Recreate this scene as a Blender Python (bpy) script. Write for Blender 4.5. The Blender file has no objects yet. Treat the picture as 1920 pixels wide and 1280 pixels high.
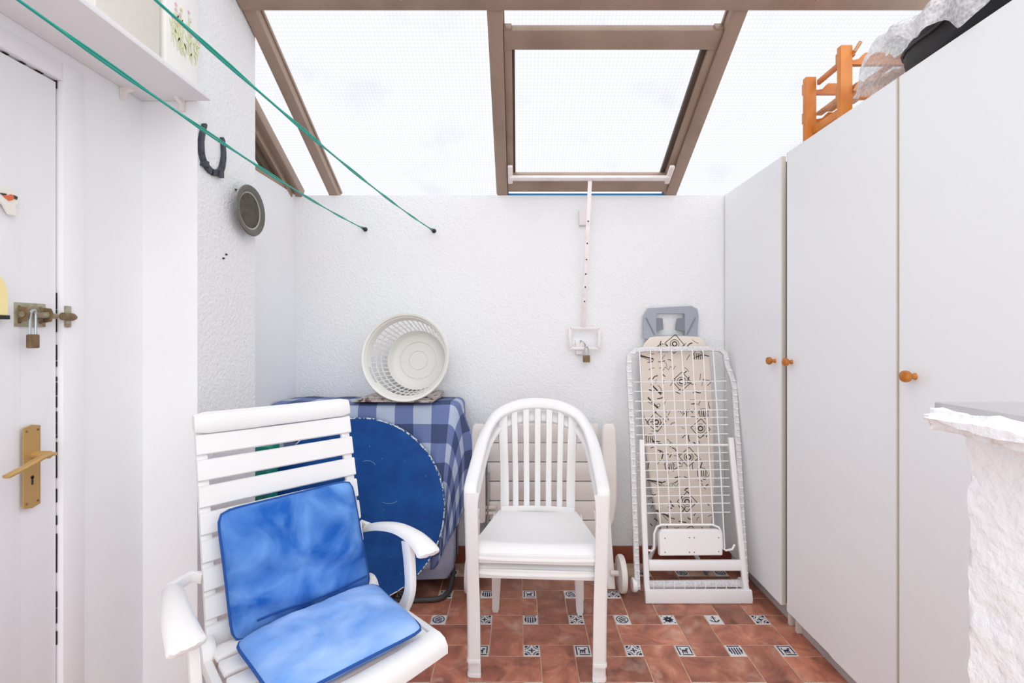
import bpy, bmesh, math, random
from mathutils import Vector, Matrix, noise
random.seed(7)
PI = math.pi
SC = bpy.context.scene
COL = SC.collection
# ------------------------------------------------------------------ camera, sky, exposure
F, CX, CY, HC = 877.0, 972.0, 628.0, 1.30          # focal length in px, vanishing point, eye height
cam = bpy.data.cameras.new('camera'); cam_o = bpy.data.objects.new('camera', cam); COL.objects.link(cam_o)
cam_o.location = (0, 0, HC); cam_o.rotation_euler = (PI/2, 0, 0)
cam.sensor_width = 36; cam.lens = 36*F/1920
cam.shift_x = (960-CX)/1920; cam.shift_y = (CY-640)/1920
cam.clip_start = 0.02
SC.camera = cam_o
world = bpy.data.worlds.new('overcast_sky'); SC.world = world; world.use_nodes = True
bg = world.node_tree.nodes['Background']
bg.inputs[0].default_value = (0.965, 0.98, 1.0, 1); bg.inputs[1].default_value = 1.0
SC.view_settings.view_transform = 'Standard'; SC.view_settings.look = 'None'
SC.view_settings.gamma = 1; SC.view_settings.use_curve_mapping = False
SC.view_settings.exposure = 0.23
sun = bpy.data.lights.new('sun', 'SUN'); sun.energy = 1.9; sun.angle = math.radians(120); sun.color = (.97, .985, 1)
sun_o = bpy.data.objects.new('sun', sun); COL.objects.link(sun_o)
sun_o.location = (1.5, -2, 6); sun_o.rotation_euler = (math.radians(38), 0, math.radians(-6))

# ------------------------------------------------------------------ helpers
V = Vector
def W(px, py, d):                                   # photograph pixel at depth d -> point in the room
    return V(((px-CX)*d/F, d, HC-(py-CY)*d/F))
def onplane(px, py, p0, n):
    r = V(((px-CX)/F, 1, -(py-CY)/F)); o = V((0, 0, HC))
    return o + r*((V(p0)-o).dot(n)/r.dot(n))
def frame(o, x, y, z):
    return Matrix(((x[0], y[0], z[0], o[0]), (x[1], y[1], z[1], o[1]), (x[2], y[2], z[2], o[2]), (0, 0, 0, 1)))
def nv(n, s): return noise.noise(V(n)*s)

class B:
    """collects geometry for ONE mesh object"""
    def __init__(s): s.v = []; s.f = []; s.mi = []; s.uv = None
    def add(s, vs, fs, mi=0):
        b = len(s.v); s.v += [V(p) for p in vs]
        for f in fs: s.f.append([b+i for i in f]); s.mi.append(mi)
        return s
    def box(s, c, size, R=None, bev=0, mi=0, seg=2):
        bm = bmesh.new(); bmesh.ops.create_cube(bm, size=1)
        for v in bm.verts: v.co = V((v.co.x*size[0], v.co.y*size[1], v.co.z*size[2]))
        if bev: bmesh.ops.bevel(bm, geom=bm.edges[:], offset=bev, segments=seg, affect='EDGES', profile=.5)
        bm.verts.index_update()
        R = R or Matrix.Identity(3)
        s.add([V(c)+R @ v.co for v in bm.verts], [[v.index for v in f.verts] for f in bm.faces], mi); bm.free(); return s
    def bx(s, x0, x1, y0, y1, z0, z1, bev=0, mi=0):
        return s.box(((x0+x1)/2, (y0+y1)/2, (z0+z1)/2), (abs(x1-x0), abs(y1-y0), abs(z1-z0)), None, bev, mi)
    def bar(s, p0, p1, w, h, up=(0, 0, 1), bev=0, mi=0):
        p0, p1 = V(p0), V(p1); t = (p1-p0); L = t.length; t.normalize()
        x = t.cross(V(up)).normalized(); n = x.cross(t)
        R = Matrix((x, t, n)).transposed()
        return s.box((p0+p1)/2, (w, L, h), R, bev, mi)
    def sweep(s, pts, sec, up=(0, 0, 1), scl=None, cap=True, closed=False, mi=0):
        pts = [V(p) for p in pts]; n = len(pts); m = len(sec); vs = []
        for i, p in enumerate(pts):
            a = pts[(i-1) % n] if (i or closed) else p
            b = pts[(i+1) % n] if (i < n-1 or closed) else p
            t = (b-a).normalized(); u = V(up(i) if callable(up) else up)
            x = t.cross(u)
            x = x.normalized() if x.length > 1e-5 else V((1, 0, 0))
            y = x.cross(t)
            k = scl[i] if scl else (1, 1)
            if not isinstance(k, (tuple, list)): k = (k, k)
            vs += [p+x*(q[0]*k[0])+y*(q[1]*k[1]) for q in sec]
        fs = []
        for i in range(n if closed else n-1):
            j = (i+1) % n
            for q in range(m):
                fs.append([i*m+q, i*m+(q+1) % m, j*m+(q+1) % m, j*m+q])
        if cap and not closed:
            fs.append(list(range(m))[::-1]); fs.append([(n-1)*m+q for q in range(m)])
        return s.add(vs, fs, mi)
    def tube(s, pts, r, seg=8, closed=False, mi=0):
        pts = [V(p) for p in pts]; n = len(pts); vs = []; x = None
        for i, p in enumerate(pts):
            a = pts[(i-1) % n] if (i or closed) else p
            b = pts[(i+1) % n] if (i < n-1 or closed) else p
            t = (b-a).normalized()
            if x is None: x = t.orthogonal().normalized()
            x = (x-t*x.dot(t)).normalized(); y = t.cross(x)
            rr = r[i] if isinstance(r, (list, tuple)) else r
            vs += [p+x*(rr*math.cos(2*PI*q/seg))+y*(rr*math.sin(2*PI*q/seg)) for q in range(seg)]
        fs = []
        for i in range(n if closed else n-1):
            j = (i+1) % n
            for q in range(seg): fs.append([i*seg+q, i*seg+(q+1) % seg, j*seg+(q+1) % seg, j*seg+q])
        if not closed:
            fs.append(list(range(seg))[::-1]); fs.append([(n-1)*seg+q for q in range(seg)])
        return s.add(vs, fs, mi)
    def lathe(s, prof, M=None, seg=24, mi=0, closed=False):
        M = M or Matrix.Identity(4); vs = []; n = len(prof)
        for (r, z) in prof:
            vs += [M @ V((r*math.cos(2*PI*q/seg), r*math.sin(2*PI*q/seg), z)) for q in range(seg)]
        fs = []
        for i in range(n if closed else n-1):
            j = (i+1) % n
            for q in range(seg): fs.append([i*seg+q, i*seg+(q+1) % seg, j*seg+(q+1) % seg, j*seg+q])
        if not closed:
            if prof[0][0] > 1e-6: fs.append(list(range(seg))[::-1])
            if prof[-1][0] > 1e-6: fs.append([(n-1)*seg+q for q in range(seg)])
        return s.add(vs, fs, mi)
    def prism(s, poly, t, M=None, mi=0):
        M = M or Matrix.Identity(4); n = len(poly)
        vs = [M @ V((p[0], p[1], 0)) for p in poly]+[M @ V((p[0], p[1], t)) for p in poly]
        fs = [list(range(n))[::-1], [n+i for i in range(n)]]+[[i, (i+1) % n, n+(i+1) % n, n+i] for i in range(n)]
        return s.add(vs, fs, mi)
    def grid(s, fn, nu, nv_, mi=0, uv=None):
        vs = [fn(i/nu, j/nv_) for j in range(nv_+1) for i in range(nu+1)]
        fs = [[j*(nu+1)+i, j*(nu+1)+i+1, (j+1)*(nu+1)+i+1, (j+1)*(nu+1)+i] for j in range(nv_) for i in range(nu)]
        if uv: s.uv = (s.uv or [])+[uv(i/nu, j/nv_) for j in range(nv_+1) for i in range(nu+1)]
        return s.add(vs, fs, mi)
    def mesh(s, name, mats, M=None, smooth=40, recalc=True):
        me = bpy.data.meshes.new(name)
        vs = [M @ v for v in s.v] if M else s.v
        me.from_pydata([tuple(v) for v in vs], [], s.f)
        for m in (mats if isinstance(mats, (list, tuple)) else [mats]): me.materials.append(m)
        me.polygons.foreach_set('material_index', s.mi)
        if s.uv:
            ul = me.uv_layers.new(name='UVMap')
            for l in me.loops: ul.data[l.index].uv = s.uv[l.vertex_index]
        bm = bmesh.new(); bm.from_mesh(me)
        if recalc: bmesh.ops.recalc_face_normals(bm, faces=bm.faces[:])
        for f in bm.faces: f.smooth = True
        lim = math.radians(smooth)
        for e in bm.edges:
            if len(e.link_faces) == 2 and e.calc_face_angle(0) > lim: e.smooth = False
        bm.to_mesh(me); bm.free(); return me
    def build(s, name, mats, parent=None, smooth=40, world_co=True, recalc=True):
        M = None
        if parent and world_co:
            r = parent
            while r.parent: r = r.parent
            M = r.matrix_basis.inverted()
        o = bpy.data.objects.new(name, s.mesh(name, mats, M, smooth, recalc)); COL.objects.link(o)
        if parent: o.parent = parent
        return o

def tag(o, label, cat=None, group=None, kind=None):
    if label: o['label'] = label
    if cat: o['category'] = cat
    if group: o['group'] = group
    if kind: o['kind'] = kind
    return o
def thing(name, label, cat, loc, rotz=0, group=None):
    o = bpy.data.objects.new(name, None); COL.objects.link(o); o.empty_display_size = .05
    o.location = loc; o.rotation_euler = (0, 0, rotz); o.matrix_basis = Matrix.Translation(V(loc)) @ Matrix.Rotation(rotz, 4, 'Z')
    return tag(o, label, cat, group)
def struct(o, label=None): return tag(o, label, kind='structure')
def arc(c, r, a0, a1, n): return [(c[0]+r*math.cos(a0+(a1-a0)*i/n), c[1]+r*math.sin(a0+(a1-a0)*i/n)) for i in range(n+1)]
def rrect(w, h, r, n=4):
    p = []
    for cx, cy, a in ((w/2-r, h/2-r, 0), (-w/2+r, h/2-r, PI/2), (-w/2+r, -h/2+r, PI), (w/2-r, -h/2+r, 1.5*PI)):
        p += arc((cx, cy), r, a, a+PI/2, n)
    return p
def smoothpath(pts, n=6):                            # Catmull-Rom through the points
    pts = [V(p) for p in pts]; out = []
    for i in range(len(pts)-1):
        p0 = pts[max(i-1, 0)]; p1 = pts[i]; p2 = pts[i+1]; p3 = pts[min(i+2, len(pts)-1)]
        for k in range(n):
            t = k/n
            out.append(.5*((2*p1)+(p2-p0)*t+(2*p0-5*p1+4*p2-p3)*t*t+(3*p1-p0-3*p2+p3)*t**3))
    return out+[pts[-1]]

# ------------------------------------------------------------------ materials
def srgb(r, g, b):
    f = lambda c: c/12.92 if c <= .04045 else ((c+.055)/1.055)**2.4
    return (f(r/255), f(g/255), f(b/255), 1)
def mat(name, col, rough=.5, metal=0, bump=None, vary=None, spec=.5, sss=0):
    """bump=(scale, strength, distance); vary=(scale, colour2, lo, hi)"""
    m = bpy.data.materials.new(name); m.use_nodes = True
    nt = m.node_tree; N = nt.nodes; L = nt.links; b = N['Principled BSDF']
    b.inputs['Base Color'].default_value = col; b.inputs['Roughness'].default_value = rough
    b.inputs['Metallic'].default_value = metal; b.inputs['Specular IOR Level'].default_value = spec
    tc = N.new('ShaderNodeTexCoord')
    if vary:
        n = N.new('ShaderNodeTexNoise'); n.inputs['Scale'].default_value = vary[0]; n.inputs['Detail'].default_value = 6
        L.new(tc.outputs['Object'], n.inputs['Vector'])
        r = N.new('ShaderNodeValToRGB'); r.color_ramp.elements[0].position = vary[2]; r.color_ramp.elements[1].position = vary[3]
        r.color_ramp.elements[0].color = col; r.color_ramp.elements[1].color = vary[1]
        L.new(n.outputs['Fac'], r.inputs['Fac']); L.new(r.outputs['Color'], b.inputs['Base Color'])
    if bump:
        n = N.new('ShaderNodeTexNoise'); n.inputs['Scale'].default_value = bump[0]; n.inputs['Detail'].default_value = 4
        L.new(tc.outputs['Object'], n.inputs['Vector'])
        bu = N.new('ShaderNodeBump'); bu.inputs['Strength'].default_value = bump[1]; bu.inputs['Distance'].default_value = bump[2]
        L.new(n.outputs['Fac'], bu.inputs['Height']); L.new(bu.outputs['Normal'], b.inputs['Normal'])
    return m
M = {}
M['plaster'] = mat('rough_white_plaster', srgb(240, 242, 244), .9, bump=(95, .75, .006), vary=(1.5, srgb(240, 239, 241), .35, .75), spec=.2)
M['plaster_smooth'] = mat('smooth_white_plaster', srgb(241, 243, 246), .8, bump=(30, .12, .004), vary=(2.5, srgb(238, 236, 239), .4, .8), spec=.25)
M['stucco'] = mat('coarse_white_stucco', srgb(251, 251, 253), .9, bump=(70, .6, .008), spec=.2)
M['door_paint'] = mat('white_door_paint', srgb(243, 243, 247), .45, bump=(14, .05, .003))
M['wardrobe'] = mat('white_laminate', srgb(244, 247, 250), .38, vary=(1.2, srgb(243, 244, 247), .3, .8))
M['laminate_edge'] = mat('cream_edge_band', srgb(228, 222, 212), .5)
M['plinth'] = mat('grey_plinth', srgb(196, 192, 192), .6, vary=(6, srgb(150, 140, 130), .45, .9))
M['dark_gap'] = mat('dark_gap', srgb(50, 42, 46), .9)
M['bronze'] = mat('bronze_aluminium', srgb(166, 142, 126), .45, .2, vary=(5, srgb(150, 126, 110), .4, .7))
M['bronze_dark'] = mat('dark_bronze_seal', srgb(84, 68, 58), .6)
M['white_plastic'] = mat('white_plastic', srgb(235, 234, 234), .38, vary=(4, srgb(231, 228, 226), .4, .8))
M['cream_plastic'] = mat('aged_white_plastic', srgb(236, 230, 226), .4, vary=(5, srgb(228, 220, 214), .4, .8))
M['basket'] = mat('ivory_plastic', srgb(232, 231, 226), .35)
M['rackwhite'] = mat('white_coated_steel', srgb(243, 241, 242), .35)
M['rackgrey'] = mat('white_perforated_plastic', srgb(226, 224, 226), .5, bump=(180, .4, .003), vary=(120, srgb(206, 204, 206), .5, .6))
M['pinkwhite'] = mat('pinkish_white_paint', srgb(240, 232, 231), .5, vary=(20, srgb(230, 216, 212), .5, .8))
M['brass'] = mat('satin_brass', srgb(196, 158, 100), .42, .35)
M['steel'] = mat('bright_steel', srgb(190, 196, 202), .3, .8)
M['zinc'] = mat('yellowed_zinc', srgb(176, 172, 150), .4, .5, vary=(40, srgb(140, 108, 80), .45, .75))
M['rusty'] = mat('brown_rusty_metal', srgb(120, 96, 70), .6, .4, vary=(30, srgb(150, 130, 96), .4, .7))
M['iron'] = mat('black_painted_iron', srgb(52, 56, 66), .5, .2, bump=(60, .4, .003), vary=(30, srgb(70, 74, 84), .4, .7))
M['pewter'] = mat('dull_pewter', srgb(110, 110, 106), .5, .4, bump=(150, .3, .002), vary=(14, srgb(104, 98, 88), .4, .65))
M['pewter_dark'] = mat('tarnished_pewter', srgb(88, 79, 68), .6, .2, bump=(180, .4, .002), vary=(40, srgb(66, 60, 52), .4, .65))
M['pewter_light'] = mat('worn_pewter_ring', srgb(176, 170, 160), .4, .4)
M['black'] = mat('black_rubber', srgb(30, 30, 34), .6)
M['hook'] = mat('black_hook_plastic', srgb(34, 34, 36), .5)
M['teal'] = mat('teal_cord', srgb(18, 160, 142), .45)
M['teal_obj'] = mat('teal_plastic', srgb(26, 128, 112), .4, vary=(8, srgb(40, 150, 135), .4, .7))
M['pine'] = mat('orange_varnished_pine', srgb(222, 140, 62), .38, vary=(9, srgb(198, 112, 44), .35, .75))
M['pine_light'] = mat('pale_wood', srgb(214, 168, 128), .5, vary=(20, srgb(196, 140, 100), .4, .7))
M['knob'] = mat('varnished_wood_knob', srgb(196, 122, 40), .3, vary=(30, srgb(170, 96, 28), .4, .7))
M['leather'] = mat('black_leather', srgb(34, 32, 34), .5, bump=(80, .3, .003))
M['grey_plastic'] = mat('grey_plastic', srgb(160, 166, 176), .45)
M['dkgrey_plastic'] = mat('dark_grey_plastic', srgb(126, 132, 142), .5)
M['iron_cover'] = mat('beige_cotton_cover', srgb(234, 222, 210), .9, bump=(200, .2, .002))
M['print'] = mat('charcoal_print', srgb(74, 66, 62), .9)
M['greycloth'] = mat('grey_canvas', srgb(160, 162, 184), .9, bump=(60, .4, .004), vary=(9, srgb(138, 140, 162), .4, .7))
M['blackmetal'] = mat('black_steel_tube', srgb(62, 58, 60), .5)
M['newspaper'] = mat('printed_newspaper', srgb(196, 188, 182), .9, vary=(45, srgb(108, 88, 84), .48, .62))
M['clay'] = mat('terracotta_skirting', srgb(150, 78, 56), .45, vary=(12, srgb(128, 60, 44), .4, .7))
M['grout'] = mat('sandy_grout', srgb(214, 180, 158), .9, vary=(14, srgb(176, 142, 120), .4, .7))
M['tile_white'] = mat('glazed_white_tile', srgb(226, 224, 222), .3, vary=(20, srgb(206, 200, 196), .5, .8))
M['tile_blue'] = mat('cobalt_glaze', srgb(18, 24, 66), .3)
M['ceramic'] = mat('white_ceramic', srgb(240, 236, 228), .3)
M['orange'] = mat('orange_glaze', srgb(222, 110, 70), .4)
M['dkgreen'] = mat('dark_green_glaze', srgb(52, 60, 48), .4)
M['yellow'] = mat('pale_yellow_ceramic', srgb(250, 232, 168), .45)
M['cream_paper'] = mat('embossed_cream_card', srgb(226, 220, 212), .8, bump=(45, .5, .004))
M['white_paper'] = mat('white_card', srgb(244, 243, 240), .6)
M['leafg'] = mat('printed_leaf_green', srgb(226, 230, 190), .8)
M['petal'] = mat('printed_petal_pink', srgb(232, 190, 208), .8)
M['petal2'] = mat('printed_petal_yellow', srgb(232, 208, 160), .8)
M['blue_flash'] = mat('blue_painted_flashing', srgb(40, 140, 210), .5)
M['coping_tile'] = mat('grey_coping_tile', srgb(186, 180, 184), .5)
M['scratch'] = mat('pale_scratch', srgb(150, 184, 216), .6)
M['gap_shade'] = mat('dark_gap_shade', srgb(62, 50, 46), .9)  # dark brown standing in for shade between two wardrobes
M['shelf'] = mat('white_shelf_board', srgb(240, 238, 240), .5)

def mk_tile():
    m = bpy.data.materials.new('terracotta_tile'); m.use_nodes = True
    nt = m.node_tree; N = nt.nodes; L = nt.links; b = N['Principled BSDF']
    g = N.new('ShaderNodeNewGeometry'); oi = N.new('ShaderNodeObjectInfo')
    add = N.new('ShaderNodeVectorMath'); add.operation = 'MULTIPLY_ADD'
    comb = N.new('ShaderNodeCombineXYZ')
    for i in range(3): L.new(oi.outputs['Random'], comb.inputs[i])
    add.inputs[1].default_value = (9, 9, 9); L.new(comb.outputs[0], add.inputs[0]); L.new(g.outputs['Position'], add.inputs[2])
    n1 = N.new('ShaderNodeTexNoise'); n1.inputs['Scale'].default_value = 8; n1.inputs['Detail'].default_value = 8; n1.inputs['Roughness'].default_value = .62; n1.inputs['Distortion'].default_value = .9
    L.new(add.outputs[0], n1.inputs['Vector'])
    r = N.new('ShaderNodeValToRGB'); e = r.color_ramp.elements
    e[0].position = .28; e[0].color = srgb(124, 74, 62); e[1].position = .76; e[1].color = srgb(222, 170, 142)
    x = e.new(.44); x.color = srgb(168, 98, 76); x = e.new(.60); x.color = srgb(200, 124, 96)
    L.new(n1.outputs['Fac'], r.inputs['Fac'])
    n3 = N.new('ShaderNodeTexNoise'); n3.inputs['Scale'].default_value = 10; n3.inputs['Detail'].default_value = 5; n3.inputs['Distortion'].default_value = .5; L.new(add.outputs[0], n3.inputs['Vector'])
    r3 = N.new('ShaderNodeValToRGB'); r3.color_ramp.elements[0].position = .56; r3.color_ramp.elements[1].position = .78; r3.color_ramp.elements[1].color = (.75, .75, .75, 1)
    L.new(n3.outputs['Fac'], r3.inputs['Fac'])
    sm = N.new('ShaderNodeMix'); sm.data_type = 'RGBA'; sm.inputs['B'].default_value = srgb(214, 176, 156)
    L.new(r3.outputs['Color'], sm.inputs['Factor']); L.new(r.outputs['Color'], sm.inputs['A'])
    hs = N.new('ShaderNodeHueSaturation'); mr = N.new('ShaderNodeMapRange'); mr.inputs[3].default_value = .74; mr.inputs[4].default_value = 1.18
    L.new(oi.outputs['Random'], mr.inputs[0]); L.new(mr.outputs[0], hs.inputs['Value']); hs.inputs['Saturation'].default_value = .95
    L.new(sm.outputs['Result'], hs.inputs['Color'])
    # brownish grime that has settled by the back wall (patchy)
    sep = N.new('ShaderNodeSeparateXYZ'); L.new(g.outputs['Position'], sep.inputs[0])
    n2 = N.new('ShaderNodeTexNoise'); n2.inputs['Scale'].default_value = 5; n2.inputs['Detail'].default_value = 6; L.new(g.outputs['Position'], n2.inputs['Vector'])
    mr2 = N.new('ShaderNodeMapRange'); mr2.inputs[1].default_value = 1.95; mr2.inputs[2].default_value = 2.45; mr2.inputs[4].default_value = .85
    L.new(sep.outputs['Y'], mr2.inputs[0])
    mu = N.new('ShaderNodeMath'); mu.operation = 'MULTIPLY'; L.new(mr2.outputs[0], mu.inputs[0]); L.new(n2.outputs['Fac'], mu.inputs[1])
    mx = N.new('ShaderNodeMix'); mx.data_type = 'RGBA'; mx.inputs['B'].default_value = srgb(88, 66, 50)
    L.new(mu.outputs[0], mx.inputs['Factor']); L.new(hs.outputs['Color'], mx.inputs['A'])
    L.new(mx.outputs['Result'], b.inputs['Base Color'])
    b.inputs['Roughness'].default_value = .38
    bu = N.new('ShaderNodeBump'); bu.inputs['Strength'].default_value = .25; bu.inputs['Distance'].default_value = .004
    L.new(n1.outputs['Fac'], bu.inputs['Height']); L.new(bu.outputs['Normal'], b.inputs['Normal'])
    return m
M['tile'] = mk_tile()

def mk_glass(name, tint, trans=.62, ribs=True):
    m = bpy.data.materials.new(name); m.use_nodes = True
    nt = m.node_tree; N = nt.nodes; L = nt.links
    for n in list(N): N.remove(n)
    out = N.new('ShaderNodeOutputMaterial'); tr = N.new('ShaderNodeBsdfTransparent'); tl = N.new('ShaderNodeBsdfTranslucent')
    tl.inputs['Color'].default_value = tint
    mx = N.new('ShaderNodeMixShader'); mx.inputs[0].default_value = trans
    if ribs:                                         # square ribbed texture of the plastic sheet
        tc = N.new('ShaderNodeTexCoord')
        br = N.new('ShaderNodeTexBrick'); br.offset = 0; br.inputs['Scale'].default_value = 1
        br.inputs['Brick Width'].default_value = .016; br.inputs['Row Height'].default_value = .016; br.inputs['Mortar Size'].default_value = .0022
        br.inputs['Color1'].default_value = tint; br.inputs['Color2'].default_value = tint
        br.inputs['Mortar'].default_value = (tint[0]*.92, tint[1]*.92, tint[2]*.94, 1)
        L.new(tc.outputs['UV'], br.inputs['Vector'])
        n = N.new('ShaderNodeTexNoise'); n.inputs['Scale'].default_value = 3.2; n.inputs['Detail'].default_value = 3; L.new(tc.outputs['UV'], n.inputs['Vector'])
        rp = N.new('ShaderNodeValToRGB'); rp.color_ramp.elements[0].position = .56; rp.color_ramp.elements[0].color = (1, 1, 1, 1); rp.color_ramp.elements[1].position = .82; rp.color_ramp.elements[1].color = (.85, .87, .91, 1)
        L.new(n.outputs['Fac'], rp.inputs['Fac'])
        mm = N.new('ShaderNodeMix'); mm.data_type = 'RGBA'; mm.blend_type = 'MULTIPLY'; mm.inputs['Factor'].default_value = 1
        L.new(br.outputs['Color'], mm.inputs['A']); L.new(rp.outputs['Color'], mm.inputs['B'])
        L.new(mm.outputs['Result'], tr.inputs['Color']); L.new(mm.outputs['Result'], tl.inputs['Color'])
    else: tr.inputs['Color'].default_value = tint
    L.new(tl.outputs[0], mx.inputs[1]); L.new(tr.outputs[0], mx.inputs[2]); L.new(mx.outputs[0], out.inputs['Surface'])
    return m
M['roof_sheet'] = mk_glass('ribbed_translucent_sheet', (.83, .83, .835, 1), .8)
M['pane_clear'] = mk_glass('greenish_pane', (.80, .86, .84, 1), .9, False)

def mk_check():
    m = bpy.data.materials.new('blue_checked_cotton'); m.use_nodes = True
    nt = m.node_tree; N = nt.nodes; L = nt.links; b = N['Principled BSDF']; b.inputs['Roughness'].default_value = .9
    tc = N.new('ShaderNodeTexCoord'); sp = N.new('ShaderNodeSeparateXYZ'); L.new(tc.outputs['UV'], sp.inputs[0])
    def stripe(o):
        mo = N.new('ShaderNodeMath'); mo.operation = 'PINGPONG'; mo.inputs[1].default_value = .094; L.new(o, mo.inputs[0])
        r = N.new('ShaderNodeMath'); r.operation = 'GREATER_THAN'; r.inputs[1].default_value = .047; L.new(mo.outputs[0], r.inputs[0]); return r.outputs[0]
    a, c = stripe(sp.outputs[0]), stripe(sp.outputs[1])
    ad = N.new('ShaderNodeMath'); ad.operation = 'ADD'; L.new(a, ad.inputs[0]); L.new(c, ad.inputs[1])
    h = N.new('ShaderNodeMath'); h.operation = 'MULTIPLY'; h.inputs[1].default_value = .5; L.new(ad.outputs[0], h.inputs[0])
    r = N.new('ShaderNodeValToRGB'); r.color_ramp.interpolation = 'CONSTANT'; e = r.color_ramp.elements
    e[0].position = 0; e[0].color = srgb(66, 80, 120); e[1].position = .75; e[1].color = srgb(178, 192, 214)
    x = e.new(.25); x.color = srgb(108, 124, 172)
    L.new(h.outputs[0], r.inputs['Fac'])
    n = N.new('ShaderNodeTexNoise'); n.inputs['Scale'].default_value = 160; L.new(tc.outputs['UV'], n.inputs['Vector'])
    mx = N.new('ShaderNodeMix'); mx.data_type = 'RGBA'; mx.blend_type = 'OVERLAY'; mx.inputs['Factor'].default_value = .35
    L.new(r.outputs['Color'], mx.inputs['A']); L.new(n.outputs['Color'], mx.inputs['B']); 
    mx2 = N.new('ShaderNodeMix'); mx2.data_type = 'RGBA'; mx2.inputs['Factor'].default_value = .75
    L.new(mx.outputs['Result'], mx2.inputs['A']); L.new(r.outputs['Color'], mx2.inputs['B'])
    L.new(mx2.outputs['Result'], b.inputs['Base Color']); return m
M['check'] = mk_check()

def mk_denim(name, c1, c2):
    m = bpy.data.materials.new(name); m.use_nodes = True
    nt = m.node_tree; N = nt.nodes; L = nt.links; b = N['Principled BSDF']; b.inputs['Roughness'].default_value = .85
    b.inputs['Specular IOR Level'].default_value = .2
    tc = N.new('ShaderNodeTexCoord')
    n = N.new('ShaderNodeTexNoise'); n.inputs['Scale'].default_value = 7; n.inputs['Detail'].default_value = 5; n.inputs['Distortion'].default_value = .6
    L.new(tc.outputs['Object'], n.inputs['Vector'])
    r = N.new('ShaderNodeValToRGB'); e = r.color_ramp.elements; e[0].position = .36; e[0].color = c1; e[1].position = .68; e[1].color = c2
    L.new(n.outputs['Fac'], r.inputs['Fac']); L.new(r.outputs['Color'], b.inputs['Base Color'])
    n2 = N.new('ShaderNodeTexNoise'); n2.inputs['Scale'].default_value = 260; L.new(tc.outputs['Object'], n2.inputs['Vector'])
    bu = N.new('ShaderNodeBump'); bu.inputs['Strength'].default_value = .35; bu.inputs['Distance'].default_value = .002
    L.new(n2.outputs['Fac'], bu.inputs['Height']); L.new(bu.outputs['Normal'], b.inputs['Normal']); return m
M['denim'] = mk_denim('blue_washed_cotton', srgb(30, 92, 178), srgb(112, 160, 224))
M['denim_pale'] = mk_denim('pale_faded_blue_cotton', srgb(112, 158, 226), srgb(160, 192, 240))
M['denim_dark'] = mat('dark_blue_piping', srgb(28, 78, 150), .85)

def mk_bluetop():
    m = bpy.data.materials.new('scratched_blue_paint'); m.use_nodes = True
    nt = m.node_tree; N = nt.nodes; L = nt.links; b = N['Principled BSDF']; b.inputs['Roughness'].default_value = .5; b.inputs['Specular IOR Level'].default_value = .3
    tc = N.new('ShaderNodeTexCoord')
    n = N.new('ShaderNodeTexNoise'); n.inputs['Scale'].default_value = 5; n.inputs['Detail'].default_value = 8; n.inputs['Roughness'].default_value = .7; L.new(tc.outputs['Object'], n.inputs['Vector'])
    r = N.new('ShaderNodeValToRGB'); e = r.color_ramp.elements; e[0].position = .35; e[0].color = srgb(0, 60, 134); e[1].position = .72; e[1].color = srgb(16, 92, 168)
    L.new(n.outputs['Fac'], r.inputs['Fac'])
    mp = N.new('ShaderNodeMapping'); mp.inputs['Rotation'].default_value = (.3, .6, .9); mp.inputs['Scale'].default_value = (60, 4, 9); L.new(tc.outputs['Object'], mp.inputs[0])
    n2 = N.new('ShaderNodeTexNoise'); n2.inputs['Scale'].default_value = 3; n2.inputs['Detail'].default_value = 3; L.new(mp.outputs[0], n2.inputs['Vector'])
    r2 = N.new('ShaderNodeValToRGB'); r2.color_ramp.elements[0].position = .735; r2.color_ramp.elements[1].position = .77
    L.new(n2.outputs['Fac'], r2.inputs['Fac'])
    mx = N.new('ShaderNodeMix'); mx.data_type = 'RGBA'; mx.inputs['B'].default_value = srgb(150, 190, 225)
    L.new(r2.outputs['Color'], mx.inputs['Factor']); L.new(r.outputs['Color'], mx.inputs['A']); L.new(mx.outputs['Result'], b.inputs['Base Color']); return m
M['bluetop'] = mk_bluetop()
M['blue_edge'] = mat('chipped_blue_edge', srgb(24, 74, 136), .5, vary=(75, srgb(226, 232, 238), .46, .56))

def mk_bubble():
    m = bpy.data.materials.new('bubble_wrap'); m.use_nodes = True
    nt = m.node_tree; N = nt.nodes; L = nt.links; b = N['Principled BSDF']
    b.inputs['Base Color'].default_value = (.86, .86, .88, 1); b.inputs['Roughness'].default_value = .25
    tc = N.new('ShaderNodeTexCoord'); vo = N.new('ShaderNodeTexVoronoi'); vo.inputs['Scale'].default_value = 95
    L.new(tc.outputs['Object'], vo.inputs['Vector'])
    r = N.new('ShaderNodeMapRange'); r.inputs[1].default_value = 0; r.inputs[2].default_value = .7; r.inputs[3].default_value = .42; r.inputs[4].default_value = .75
    L.new(vo.outputs['Distance'], r.inputs[0]); L.new(r.outputs[0], b.inputs['Alpha'])
    bu = N.new('ShaderNodeBump'); bu.inputs['Strength'].default_value = .8; bu.inputs['Distance'].default_value = .004; bu.invert = True
    L.new(vo.outputs['Distance'], bu.inputs['Height']); L.new(bu.outputs['Normal'], b.inputs['Normal']); return m
M['bubble'] = mk_bubble()

# ------------------------------------------------------------------ the room shell
YB, XL, XR, XC, WH = 2.68, -1.275, 1.80, 1.18, 2.10       # back wall, left wall, right wall, wardrobe front, low wall height
SL = 0.567                                                 # roof rise per metre towards the camera
def roof(y): return WH+SL*(YB-y)
RN = V((0, SL, 1)).normalized(); RT = V((0, -1, SL)).normalized()
def RP(x, y, n=0): return V((x, y, roof(y)))+RN*n
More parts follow.
